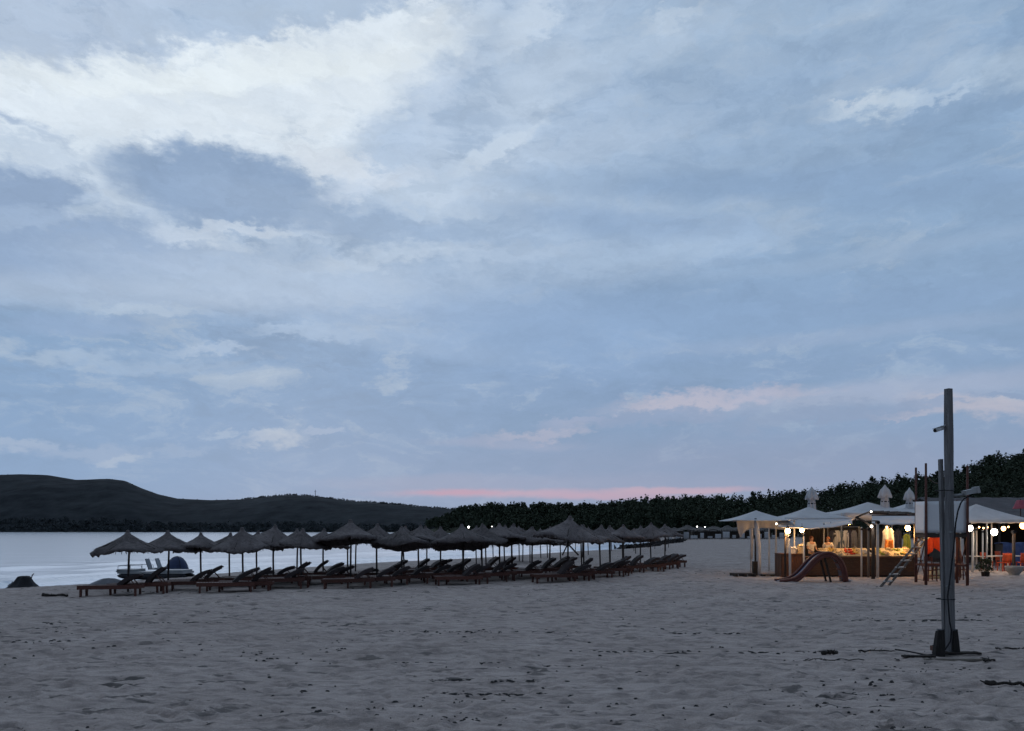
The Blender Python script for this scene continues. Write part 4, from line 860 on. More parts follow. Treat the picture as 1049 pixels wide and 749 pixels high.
garment(920, 542, 560, 40.5, .4, M_DKC, "dark garment hanging left of the bright lamp over the right counter", 5); garment(929, 546, 562, 40.8, .4, M_GREEN, "greenish garment hanging under the bright right lamp", 7); garment(940.5, 551, 570, 39.5, .4, M_WCLOTH, "white cloth hanging behind the upper end of the ladder", 3)
t = thing("clothes_rail", G(866, 41.2), "clothes rail behind the counter carrying the row of garments", "rail"); o = Vector(t.location)
b = MB(); b.tube([at(848, 539.8, 41.2) - o, at(880, 539.8, 41.2) - o], .02, 6); b.build("bar", M_STEEL, t)
for px in (848, 880):
    b = MB(); q = G(px, 41.2) - o; b.tube([(q.x, 0, -.1), (q.x, 0, at(px, 539.5, 41.2).z - o.z)], .022, 6); b.build("upright", M_STEEL, t)
# dark back of the stall
t = thing("stall_backdrop", G(868, 42.6), "dark boarded back wall of the lit stall behind the garments", "wall"); o = Vector(t.location); b = MB()
for k in range(20): b.box(((k - 9.5) * .245, .01 * (k % 2), 1.2), (.24, .04, 2.4))
b.build("boards", M_DARKW, t)
# slim posts of the stall
def post(px, Y, top, r, m, lab, bot=0.0, lean=0):
    g = G(px, Y); t = thing("stall_post", g, lab, "post"); zt = H + (HY - top) / F * Y - g.z; b = MB(); b.tube([(0, 0, bot - (.2 if bot == 0 else 0)), (lean * .5, 0, zt * .5), (lean, 0, zt)], [r, r * .95, r * .85], 8); b.build("shaft", m, t, True); b = MB(); b.tube([(lean, -r * 1.3, zt - .1), (lean, r * 1.3, zt - .1)], r * 1.25, 6); b.build("lashing", M_TARP, t)
post(804.5, 37.2, 546, .055, M_DTIMBER, "dark timber post at the left front corner of the side counter"); post(809.5, 37.0, 548, .06, M_WPOST, "white post standing in front of the side counter", 0, -.03)
post(823.5, 37.4, 546, .05, M_WPOST, "white post between the side counter and the slide"); post(844, 38.9, 535, .025, M_WPOST, "thin pale post beside the lit seller")
post(882.5, 37.4, 540, .045, M_WPOST, "pale post in front of the red wares"); post(889.5, 37.0, 540, .06, M_TIMBER, "grey timber post just left of the dark forked post"); post(899, 37.0, 533, .07, M_WPOST, "thick white post just right of the dark forked post"); post(937, 38.4, 535, .04, M_TIMBER, "timber post at the right end of the long counter")
# lamps of the stall
lamp(807, 544, 37.1, "bright lamp at the left corner of the lit stall", WARM, 65, .12, .12, False, es=30); lamp(821.5, 543.2, 37.8, "second bright lamp from the left over the side counter", WARM, 40, .10, .15, False, es=30)
lamp(930, 541, 38.4, "bright lamp over the right end of the long counter", WARM, 75, .12, .12, False, es=30)
lamp(892.8, 539.2, 36.0, "small white lamp on the dark forked post", COOL, 5, .055, .1, False, es=14); lamp(892.5, 524.2, 36.0, "tiny white lamp on the reed-edged beam", COOL, 1.5, .035, .05, False, es=12)
lamp(795.3, 536.6, 38.6, "tiny white lamp under the gap between the two left canopies", COOL, 1.5, .04, .08, False, es=9); lamp(908.5, 540.0, 38.6, "small warm lamp above the white hanging garment", WARM, 8, .045, .06, False, es=12)
lamp(851, 537.6, 39.2, "added warm lamp hidden under the awning above the lit seller", WARM, 34, .05, .05, True, es=10); lamp(870, 536.4, 39.1, "added warm lamp hidden under the awning above the red wares", WARM, 34, .05, .05, True, es=10); lamp(915, 536.0, 38.9, "added warm lamp hidden under the right awning strip", WARM, 22, .05, .05, True, es=10)  # three added fill lamps, hidden by the awning cloth, to light the stall
# ================================================================== people behind the counter
M_SKIN = mat("skin", (.42, .25, .17), (.5, .31, .22), scale=8, rough=.6); M_HAIR = mat("brown_hair", (.10, .035, .015), (.2, .07, .03), scale=20, rough=.6); M_TROU = mat("dark_trousers", (.02, .022, .03), (.04, .042, .055), scale=8, rough=.9)
def skinned(name, verts, edges, rad, m, parent, lvl=2):
    me = bpy.data.meshes.new(name); me.from_pydata([tuple(v) for v in verts], edges, []); me.materials.append(m); o = link(name, me, parent)
    md = o.modifiers.new("skin", 'SKIN'); md.use_smooth_shade = True; sv = me.skin_vertices[0].data
    for i, r in enumerate(rad): sv[i].radius = (r, r) if not isinstance(r, tuple) else r; sv[i].use_root = (i == 0)
    o.modifiers.new("sub", 'SUBSURF').levels = lvl; o.modifiers["sub"].render_levels = lvl; return o
def person(px, Y, rz, lab, mtop, mlow, reach=.25, hair_long=True, hgt=1.66):
    g = G(px, Y) + Vector((0, 0, .20)); t = thing("person", g, lab, "person", rz=rz); t.scale = (hgt / 1.7,) * 3
    V = [(0, 0, .92)]; E = []; Rd = [(.15, .11)]
    def add(p, par, r): V.append(p); Rd.append(r); E.append((par, len(V) - 1)); return len(V) - 1
    a = add((0, 0, 1.08), 0, (.135, .095)); a = add((0, -.01, 1.25), a, (.15, .105)); ch = add((0, -.01, 1.38), a, (.14, .09)); n = add((0, -.005, 1.47), ch, .055); h0 = add((0, -.015, 1.53), n, .06); h1 = add((0, -.02, 1.60), h0, (.078, .092)); add((0, -.012, 1.67), h1, (.066, .08))
    nose = add((0, -.118, 1.595), h1, .014)
    hands = []
    for s in (-1, 1):
        sh = add((s * .17, 0, 1.385), ch, .055); el_ = add((s * .235, -.05, 1.13), sh, .042); wr = add((s * .19, -.05 - reach, 1.06), el_, .028); pm_ = add((s * .185, -.13 - reach, 1.035), wr, (.038, .018))
        for f in range(4):
            x = s * .185 + (f - 1.5) * .019; L = (.055, .066, .07, .058)[f]; k = add((x, -.17 - reach, 1.033), pm_, .0095); k = add((x, -.17 - reach - L * .6, 1.022), k, .0085); add((x, -.17 - reach - L, 1.004), k, .007)
        k = add((s * .145, -.14 - reach, 1.03), pm_, .011); add((s * .128, -.185 - reach, 1.018), k, .009)
        hp = add((s * .09, 0, .86), 0, .085); kn = add((s * .10, -.02, .48), hp, .058); an = add((s * .10, .01, .09), kn, .038); add((s * .11, -.13, .045), an, (.04, .03))
    skinned("body", V, E, Rd, M_SKIN, t)
    V2 = [(0, 0, .88), (0, 0, 1.08), (0, -.01, 1.25), (0, -.01, 1.39), (-.17, 0, 1.39), (-.215, -.03, 1.22), (.17, 0, 1.39), (.215, -.03, 1.22)]
    skinned("top", V2, [(0, 1), (1, 2), (2, 3), (3, 4), (4, 5), (3, 6), (6, 7)], [(.175, .135), (.155, .115), (.165, .122), (.13, .09), .07, .064, .07, .064], mtop, t)
    V3 = [(0, 0, .93), (-.09, 0, .84), (-.10, -.02, .48), (-.10, .01, .12), (.09, 0, .84), (.10, -.02, .48), (.10, .01, .12)]
    skinned("trousers", V3, [(0, 1), (1, 2), (2, 3), (0, 4), (4, 5), (5, 6)], [(.165, .125), .098, .072, .056, .098, .072, .056], mlow, t)
    b = MB(); n = 20
    def cap(u, v):
        th = u * 2 * math.pi; front = max(0, -math.sin(th)); ph = v * (1.05 + (1.25 if hair_long else .75) * (1 - front) ** .6); r = 1.0
        z = math.cos(min(ph, math.pi * .62)); rr_ = math.sin(min(ph, math.pi * .55)); dz = -max(0, ph - math.pi * .6) * .22
        return Vector((.091 * rr_ * math.cos(th), -.01 + .106 * rr_ * math.sin(th), 1.625 + .105 * z + dz))
    b.grid(cap, n, 10); b.build("hair", M_HAIR, t, True, .018)
    for s in (-1, 1):
        b = MB(); b.sphere((s * .03, -.103, 1.612), .0105, 8); b.build("eye", M_TARP, t, True)
        b = MB(); b.sphere((s * .083, -.01, 1.60), (.012, .02, .03), 8); b.build("ear", M_SKIN, t, True)
    b = MB(); b.sphere((0, -.107, 1.558), (.022, .008, .006), 8); b.build("mouth", mat("lips", (.3, .09, .08), rough=.5), t, True)
g = G(840, 39.6); t = thing("duckboard", g, "low wooden duckboard behind the stall counter on which the sellers stand", "platform"); b = MB()
for k in range(8): b.box(((k - 3.5) * .26, 0, .18), (.24, 1.0, .04))
b.build("boards", M_TIMBER, t); b = MB()
for s in (-.4, .4): b.box((0, s, .05), (2.0, .08, .22))
b.build("bearers", M_DARKW, t)
person(831, 39.4, R(15), "person with auburn hair in a pale top standing behind the stall, left of the post", mat("pale_top", (.55, .5, .42), (.7, .64, .55), scale=20, rough=.9), M_TROU, .12, True, 1.76)
person(848.3, 39.5, R(-30), "person in a white top bending light over the goods right of the post", mat("white_top", (.66, .6, .5), (.76, .7, .6), scale=20, rough=.9), M_TROU, .2, True, 1.72)
# ================================================================== slide
def slide():
    Y = 34.4; g = G(832, Y); t = thing("play_slide", g, "children's plastic slide with red rim and blue chute curving down to the sand", "slide"); o = Vector(g)
    pr = [(797, 597.8), (806, 597), (814, 594.6), (820, 590), (826, 583.5), (832, 576.5), (838, 571.5), (844, 569.3), (849, 569.5), (854, 571.8), (858.5, 576), (861.5, 582), (863.5, 589), (864.5, 597.5)]
    path = []
    for i in range(len(pr) - 1):
        for k in range(4): u = k / 4; path.append((pr[i][0] + (pr[i + 1][0] - pr[i][0]) * u, pr[i][1] + (pr[i + 1][1] - pr[i][1]) * u))
    path.append(pr[-1]); pts = [at(a, b_, Y) - o for a, b_ in path]
    for _ in range(2): pts = [pts[0]] + [(pts[i - 1] + pts[i] * 2 + pts[i + 1]) / 4 for i in range(1, len(pts) - 1)] + [pts[-1]]
    z0 = min(p.z for p in pts); pts = [p - Vector((0, 0, z0 - .0)) for p in pts]; W = .62
    MR = mat("slide_red", (.11, .036, .030), (.16, .056, .045), scale=3, rough=.45); MBl = mat("slide_blue", (.022, .03, .075), (.04, .05, .11), scale=3, rough=.4); MWs = mat("slide_pale", (.32, .30, .33), (.42, .39, .42), scale=3, rough=.4)
    n = len(pts)
    def strip(y0, y1, dz0, dz1, th=.02):
        b = MB(); b.grid(lambda u, v: pts[int(round(u * (n - 1)))] + Vector((0, y0 + (y1 - y0) * v, dz0 + (dz1 - dz0) * v)), n - 1, 1); return b
    dn = [(pts[min(i + 1, n - 1)] - pts[max(i - 1, 0)]).normalized() for i in range(n)]; nm = [Vector((-d.z, 0, d.x)) for d in dn]
    b = strip(-.2, W + .2 - .4, 0, 0); b.build("chute", MBl, t, True, .04)
    for (y, m, r) in ((-.22, MR, .07), (-.10, MWs, .035), (.06, MWs, .03), (W - .18, MR, .06)):
        b = MB(); b.tube([pts[i] + nm[i] * (.05 if m is MR else .03) + Vector((0, y, 0)) for i in range(n)], r, 8); b.build("rim" if m is MR else "stripe", m, t, True)
    b = MB(); b.grid(lambda u, v: pts[int(round(u * (n - 1)))] + Vector((0, -.24, 0)) - nm[int(round(u * (n - 1)))] * .14 * v, n - 1, 2); b.build("side_wall", MR, t, True, .03)
    b = MB(); top = pts[n * 7 // 13]
    for s in (-.15, W - .25): b.beam((top.x + .25, s, 0), (top.x - .05, s, top.z - .05), .07)
    b.build("support", M_DARKW, t)
    b = MB()
    for k in range(4): p = pts[n - 3 - k * 4]; b.box((p.x - .03, W / 2 - .2, p.z + .02), (.12, W - .05, .05))
    b.build("steps", MR, t)
    b = MB(); b.sphere((pts[-1].x + .18, .0, .05), (.16, .12, .07), 10); b.build("foot_pad", MWs, t, True)
slide()
# ================================================================== lookout tower and ladder
M_RPOST = mat("red_brown_post", (.075, .028, .022), (.12, .05, .04), scale=4, rough=.75, stretch=(5, 5, 1), bump=.2)
M_PANEL = mat("white_panel", (.66, .68, .71), (.74, .76, .79), scale=.8, rough=.8)
def tower():
    FL = G(948.5, 32.2); BL = G(938.3, 33.8); FR = G(991, 32.2); BR = G(980.5, 33.8); g = (FL + BR) / 2; g.z = min(FL.z, BR.z); t = thing("lookout_tower", g, "white panelled lookout cabin on tall red-brown poles behind the camera pole", "tower"); o = Vector(g)
    fl, bl, fr, br = FL - o, BL - o, FR - o, BR - o; zp = 2.15; zt = 3.52
    for p, z in ((fl, 5.05), (bl, 5.0), (fr, 4.95), (br, 3.6)):
        b = MB(); b.tube([(p.x, p.y, -.3), (p.x + .01, p.y, 2), (p.x, p.y, z)], [.062, .058, .045], 8); b.build("pole", M_RPOST, t, True)
    def up(p, z): return Vector((p.x, p.y, z))
    b = MB(); c = (fl + br) / 2
    for k in range(9):
        u = (k + .5) / 9; p, q = fl.lerp(bl, u), fr.lerp(br, u); b.beam(up(p, zp - .02), up(q, zp - .02), .17, .05)
    b.build("platform", M_DTIMBER, t)
    b = MB()
    for p, q in ((fl, fr), (bl, br), (fl, bl), (fr, br)): b.beam(up(p, zp - .10), up(q, zp - .10), .07, .11)
    b.build("platform_beams", M_DTIMBER, t)
    for nme, p, q, zz in (("front_panel", fl, fr, (zt - .04, zt - .02)), ("side_panel", bl, fl, (zt, zt - .04)), ("back_panel", bl, br, (zt - .02, zt - .06)), ("side_panel", fr, br, (zt - .02, zt - .05))):
        b = MB(); d = (q - p); p2 = p + d * .02 + Vector((0, .07, 0)); q2 = q - d * .02 + Vector((0, .07, 0))
        b.grid(lambda u, v: up(p2.lerp(q2, u), zp + .03 + (zz[0] + (zz[1] - zz[0]) * u - zp - .03) * v) + Vector((0, .012 * math.sin(u * 8 + v * 3), 0)), 12, 8); b.build(nme, M_PANEL, t, True, .02)
    b = MB()
    for p, q in ((fl, fr), (bl, br), (fl, bl), (fr, br)): b.beam(up(p, .82), up(q, .82), .05, .07)
    b.build("lower_braces", M_RPOST, t)
    for p, q in ((fr, br), (br, fr), (fl, bl), (bl, fl)):
        b = MB(); d = .02 if p in (fr, fl) else -.02; b.beam(up(p, .06) + Vector((d, 0, 0)), up(q, 1.9) + Vector((d, 0, 0)), .035); b.build("cross_brace", M_RPOST, t)
    b = MB(); b.tube([up(fl, 4.55), (fl + (fr - fl) * .2) + Vector((0, 0, 4.25)) - Vector((0, 0, fl.z)), (fl + (fr - fl) * .42) + Vector((0, 0, 4.2)) - Vector((0, 0, fl.z))], .02, 6); b.build("rope", M_TIMBER, t)
    return o
to = tower()
def ladder():
    A, B_ = at(902, 601, 31.7), at(945, 549.5, 32.9); A.z = gz(A.x, A.y) - .02; A2, B2 = A + Vector((.44, .30, 0)), B_ + Vector((.44, .30, 0)); A2.z = gz(A2.x, A2.y) - .02
    t = thing("ladder", A, "pale wooden ladder leaning up to the lookout cabin platform", "ladder"); o = Vector(A)
    for p, q in ((A, B_), (A2, B2)):
        b = MB(); b.tube([p - o, (p + q) / 2 - o + Vector((0, 0, .01)), q - o], [.05, .046, .042], 8); b.build("rail", M_TIMBER, t, True)
    for k in range(7):
        u = (k + .8) / 7.4; p, q = A.lerp(B_, u), A2.lerp(B2, u); d = (q - p) * .16; b = MB(); b.tube([p - d - o, q + d - o], .038, 7); b.build("rung", M_WPOST, t, True)
ladder()
def red_cloth():
    Y = 34.2; p = at(957, 549.5, Y); t = thing("red_cloth", p, "orange-red beach cloth hanging beneath the lookout cabin", "cloth"); b = MB(); W = XW(967, Y) - XW(948, Y)
    b.grid(lambda u, v: Vector(((u - .5) * W * (1 - .10 * v), .07 * math.sin(u * 14) * (.4 + v), -.02 - v * (.62 + .16 * math.sin(u * 7 + 1)) - .04 * math.sin(math.pi * u))), 36, 10); b.build("cloth", M_REDC, t, True, .01)
    b = MB(); b.tube([(-W / 2 - .1, 0, .01), (W / 2 + .1, 0, 0)], .012, 5); b.build("line", M_TARP, t)
red_cloth()
lamp(960, 548.2, 33.2, "added lamp under the lookout cabin floor brightening the red cloth", WARM, 30, .05, .03, True, es=8)  # added fill lamp, makes the red cloth glow
# things stored under the cabin
def stool(px, Y, lab, h=.78, m=None, back=True):
    g = G(px, Y); t = thing("bar_stool", g, lab, "stool"); m = m or M_RPOST
    for sx in (-1, 1):
        for sy in (-1, 1): b = MB(); b.beam((sx * .2, sy * .2, -.04), (sx * .15, sy * .15, h), .04); b.build("leg", m, t)
    b = MB(); b.box((0, 0, h + .02), (.38, .38, .05)); b.build("seat", m, t); b = MB()
    for z in (.25, .5):
        for s in (-1, 1): b.beam((-.18, s * .18, z), (.18, s * .18, z), .025); b.beam((s * .18, -.18, z), (s * .18, .18, z), .025)
    b.build("stretchers", m, t)
    if back:
        b = MB(); b.box((0, .17, h + .28), (.36, .03, .18)); b.beam((-.15, .17, h), (-.16, .18, h + .38), .03); b.beam((.15, .17, h), (.16, .18, h + .38), .03); b.build("backrest", m, t)
stool(953, 34.6, "dark red stool under the cabin left of the camera pole", .72); stool(961.5, 35.2, "dark stool pressed close behind the camera pole under the cabin", .66, M_DTIMBER); stool(985, 35.6, "red-brown stool under the cabin right of the camera pole", .7)
def sack(px, Y, lab, m, h=.55, w=.3):
    g = G(px, Y); t = thing("sack", g, lab, "sack"); b = MB(); b.lathe([(.02, h), (w * .35, h * .97), (w * .5, h * .85), (w * .9, h * .6), (w, h * .3), (w * .9, .02), (.02, 0)], 18, wob=lambda i, k, r: (r * (1 + .08 * math.sin(k * 1.1 + i)), 0)); b.build("body", m, t, True); b = MB(); b.lathe([(w * .42, h * .9), (w * .46, h * .93), (w * .3, h * 1.12), (.02, h * 1.1)], 14, wob=lambda i, k, r: (r * (1 + .12 * math.sin(k * 2)), 0)); b.build("tied_neck", m, t, True)
sack(957.5, 36.3, "lamp-lit tan sack on the sand beneath the red cloth", M_CREAM)
def plank_up(px, Y, top, w, lab, m, lean=.1):
    g = G(px, Y); t = thing("leaning_board", g, lab, "board"); zt = H + (HY - top) / F * Y - g.z; b = MB(); b.beam((0, 0, -.1), (lean, .3, zt), w, .03); b.build("plank", m, t); b = MB(); b.beam((lean * .3, .08, zt * .3), (lean * .3 + .001, .10, zt * .3 + .06), w * 1.3, .04); b.build("cleat", m, t)
plank_up(981.5, 36.4, 549, .09, "pale narrow upright board just right of the camera pole under the cabin", M_WPOST, -.02); plank_up(987, 36.6, 552, .14, "pale leaning board under the cabin beside the right poles", M_WPOST, .1); plank_up(984, 36.9, 551, .2, "brown leaning board between the two pale boards under the cabin", M_BROWN, .05)
# ================================================================== beach restaurant at the right edge
def restaurant():
    Y = 52; g = G(1060, Y); t = thing("beach_restaurant", g, "low dark boarded beach restaurant with broad grey roof at the right edge", "restaurant"); o = Vector(g)
    xl = XW(984, Y) - o.x; xr = XW(1190, Y) - o.x
    b = MB(); b.box(((xl + xr) / 2 + .3, 5.5, 1.4), (xr - xl - 1, .2, 3.0)); b.build("back_wall", M_DARKW, t)
    b = MB(); b.box((xl + .9, 3.5, 1.35), (.2, 4.5, 2.8)); b.build("side_wall", M_DARKW, t); b = MB(); b.box((xr - .5, 3.5, 1.35), (.2, 4.5, 2.8)); b.build("side_wall", M_DARKW, t)
    MR_ = mat("roof_felt", (.07, .065, .07), (.11, .10, .105), scale=2, rough=.9, bump=.3)
    z0, z1 = 2.3 + 12 * .0625 * 1.0 - o.z, 2.3 + 33 / 800 * 56 - o.z
    b = MB(); b.grid(lambda u, v: Vector((xl - .4 + (xr - xl + .8) * u, -.6 + 5.1 * v, z0 + (z1 - z0) * v + .03 * math.sin(u * 60))), 60, 6); b.grid(lambda u, v: Vector((xl - .4 + (xr - xl + .8) * u, 4.5 + 3 * v, z1 - (z1 - z0) * .6 * v)), 12, 3); b.build("roof", MR_, t, False, .08)
    b = MB(); b.beam((xl - .4, -.6, z0 - .12), (xr + .4, -.6, z0 - .12), .1, .16); b.build("eaves_beam", M_BROWN, t)
    for k in range(7):
        x = xl + .3 + k * 2; b = MB(); b.tube([(x, -.45, -.3), (x, -.45, z0 - .1)], .07, 8); b.build("post", M_DTIMBER, t, True)
    b = MB(); b.box(((xl + xr) / 2, 1.5, .06), (xr - xl, 8, .12)); b.build("deck", M_TIMBER, t)
restaurant()
canopy("canopy_pavilion", 1000, 43.5, 3.9, 3.4, 516.5, 533, "pale canvas canopy sloping down to the right of the lookout cabin", val=.12, sag=.05, skew=.2, posts=((-.9, -.9), (-.2, -.95), (.95, .95)))
lamp(993.5, 541, 40, "bright white lamp just right of the lookout cabin", COOL, 34, .14, .1, False, es=24); lamp(1018.5, 545, 42, "largest bright white lamp over the restaurant tables", COOL, 55, .16, .2, False, es=24); lamp(1028, 541.5, 44, "warm lamp right of the largest white lamp", WARM, 16, .12, .1, False, es=9); lamp(1048, 538.5, 42, "orange lamp at the very right edge above the tables", (1, .5, .16), 22, .16, .1, False, es=10)
for i, (px, py, nm) in enumerate(((1003, 540.2, "first"), (1007.5, 541, "second"), (1011.5, 540.2, "third"), (1033, 539.8, "fourth"))): lamp(px, py, 42.5, f"{nm} of the small bulbs strung between the big lamps at the restaurant", WARM, 3, .04, .06, False, es=12)
post(1006.8, 41.5, 543, .045, M_WPOST, "pale slim post left of the bush at the restaurant"); post(996.5, 42.5, 541, .07, M_WPOST, "pale thick post under the white lamp by the cabin"); post(1038.5, 42, 543, .085, M_DTIMBER, "dark thick post rising behind the round planter"); post(1000.3, 44.5, 541, .05, M_WPOST, "pale post set back between the cabin and the bush")
def table(px, Y, lab, w=1.2, red=False):
    g = G(px, Y); t = thing("dining_table", (g.x, g.y, g.z + .05), lab, "table"); b = MB(); b.box((0, 0, .74), (w, .8, .04)); b.build("tabletop", M_WHT, t)
    for sx in (-1, 1):
        for sy in (-1, 1): b = MB(); b.beam((sx * (w / 2 - .07), sy * .33, -.08), (sx * (w / 2 - .07), sy * .33, .72), .06); b.build("leg", M_WHT, t)
def chair(px, Y, rz, lab, m):
    g = G(px, Y); t = thing("dining_chair", (g.x, g.y, g.z + .04), lab, "chair", rz=rz)
    b = MB(); b.box((0, 0, .45), (.44, .44, .05)); b.build("seat", m, t); b = MB(); b.grid(lambda u, v: Vector(((u - .5) * .44, .20 + .06 * v - .05 * math.cos((u - .5) * 3), .47 + .5 * v)), 8, 4); b.build("backrest", m, t, True, .04)
    for sx in (-1, 1):
        for sy in (-1, 1): b = MB(); b.beam((sx * .21, sy * .21, -.08), (sx * .18, sy * .18, .44), .04); b.build("leg", m, t)
M_CHRED = mat("orange_red_chair", (.38, .05, .018), (.46, .085, .03), scale=5, rough=.5)
table(1003, 44.5, "white dining table behind the potted bush"); table(1021, 45, "white dining table with legs showing beside the orange-red chairs", 1.1); table(1042, 45, "white dining table behind the round planter at the right edge", 1.6)
chair(1011, 44.3, R(100), "orange-red chair behind the potted bush", M_CHRED); chair(1028, 43.2, R(185), "orange-red chair nearest the round planter on its left", M_CHRED); chair(1033, 43.6, R(170), "orange-red chair just left of the dark post, second beside the planter", M_CHRED); chair(1047, 43.4, R(180), "orange-red chair at the right edge beyond the planter", M_CHRED); chair(1026, 46.8, R(20), "orange-red chair on the far side of the white tables", M_CHRED)
def blue_bench():
    g = G(1036, 48.5); t = thing("blue_tarpaulin_stack", (g.x, g.y, g.z + .05), "blue tarpaulin covered stack behind the restaurant tables", "stack"); W = XW(1049, 48.5) - XW(1024, 48.5)
    b = MB(); b.grid(lambda u, v: Vector(((u - .5) * W, -.4 + .03 * math.sin(u * 25 + v * 4), 1.42 * (1 - v) + .03 * math.sin(u * 9) * (1 - v))), 24, 6); b.grid(lambda u, v: Vector(((u - .5) * W, -.4 + .9 * v, 1.42 + .03 * math.sin(u * 9) + .02 * math.sin(v * 5))), 24, 4); b.build("cover", mat("blue_tarpaulin", (.03, .06, .17), (.06, .10, .25), scale=3, rough=.6, bump=.3), t, True, .02)
    b = MB(); b.box((0, .05, .68), (W - .1, .8, 1.35)); b.build("stack_body", M_DARKW, t)
blue_bench()
def planter():
    g = G(1039, 39.6); t = thing("round_planter", g, "round grey concrete planter bowl at the restaurant edge", "planter"); b = MB(); b.lathe([(.02, .30), (.30, .32), (.34, .46), (.42, .47), (.42, .40), (.34, .2), (.22, .05), (.28, 0), (.28, -.1)], 28); b.build("bowl", mat("concrete", (.22, .21, .2), (.32, .31, .3), scale=8, rough=.9, bump=.2), t, True)
    b = MB(); b.lathe([(.02, .38), (.2, .37), (.33, .33)], 16); b.build("soil", M_DARKW, t)
planter()
def bush(px, Y, lab, h=.85, r=.42):
    g = G(px, Y); t = thing("potted_bush", g, lab, "bush"); V = leaf_cloud(np.array([0, 0, h * .6]), np.array([r, r, h * .5]), 420, .05, np.random.default_rng(6)); link("foliage", mesh_arr("foliage", V, quads(len(V) // 4), [mat("bush_leaves", (.02, .03, .012), (.05, .065, .03), scale=4, rough=.7)]), t)
    b = MB()
    for k in range(6): a = k * 1.05; b.tube([(0, 0, .1), (.12 * math.cos(a), .12 * math.sin(a), .45), (.25 * math.cos(a), .25 * math.sin(a), .75)], [.02, .015, .006], 5)
    b.build("stems", M_BARK, t); b = MB(); b.lathe([(.16, -.05), (.2, .22), (.22, .23), (.02, .2)], 16); b.build("pot", M_DARKW, t, True)
bush(1009.5, 38.6, "dark leafy potted bush in front of the restaurant tables")
def pink_shade():
    p = at(1045.5, 521, 45); t = thing("pink_shade", p, "faded pink cloth shade standing on the restaurant roof edge", "shade"); b = MB(); b.lathe([(.16, .48), (.2, .47), (.33, .15), (.4, 0)], 8); b.build("cloth", mat("pink_cloth", (.28, .07, .10), (.36, .11, .14), scale=4, rough=.9), t, False, .015); b = MB(); b.tube([(0, 0, -.6), (0, 0, .55)], .03, 6); b.build("stick", M_DTIMBER, t)
pink_shade()
# ================================================================== the tall pole
def camera_pole():
    Y = 14.4; g = G(974, Y); t = thing("utility_pole", g, "tall weathered square timber pole rising alone from the sand", "pole"); o = Vector(g)
    MP = mat("weathered_pole", (.095, .094, .097), (.20, .198, .205), scale=5, rough=.9, stretch=(7, 7, .35), bump=.8)
    def L(px, py, y=Y): return at(px, py, y) - o
    b = MB(); n = 14; top = L(971, 398.5); bot = L(974.2, 668); bot.z -= .5
    for i in range(n):                                          # slightly waney square section
        pass
    W = .108
    def ring(u):
        c = bot.lerp(top, u); w_ = W * (1.14 - .14 * u) + .006 * math.sin(u * 17); return [c + Vector((x * w_ / 2, y * w_ / 2, 0)) for x, y in ((-1, -.94), (-.94, -1), (.94, -1), (1, -.94), (1, .94), (.94, 1), (-.94, 1), (-1, .94))]
    vs = []; fs = []
    for i in range(n + 1): vs += ring(i / n)
    for i in range(n): fs += [(i * 8 + k, i * 8 + (k + 1) % 8, (i + 1) * 8 + (k + 1) % 8, (i + 1) * 8 + k) for k in range(8)]
    fs += [tuple(n * 8 + k for k in range(8)), tuple(range(8))[::-1]]; b.add(vs, fs)
    rot = Matrix.Rotation(R(22), 3, 'Z'); ax = (bot + top) / 2
    b.v = [Vector(((rot @ (v - Vector((ax.x, ax.y, 0)))).x + ax.x, (rot @ (v - Vector((ax.x, ax.y, 0)))).y + ax.y, v.z)) for v in b.v]; b.build("post", MP, t)
    b = MB(); q = L(966.6, 470); q2 = L(971.8, 655); b.beam(q2 + Vector((-.02, .09, -.3)), q + Vector((.0, .10, 0)), .055, .08, up=(0, 1, 0)); b.build("second_post", MP, t)
    for z in (1.05, 3.05):
        b = MB(); c = bot.lerp(top, (z + .5) / (top.z + .5)); b.tube([(c.x - .06 + .16 * math.cos(a), c.y + .04 + .15 * math.sin(a), z) for a in [k * math.pi / 8 for k in range(17)]], .008, 5); b.build("wire_band", M_TARP, t)
    return t, L
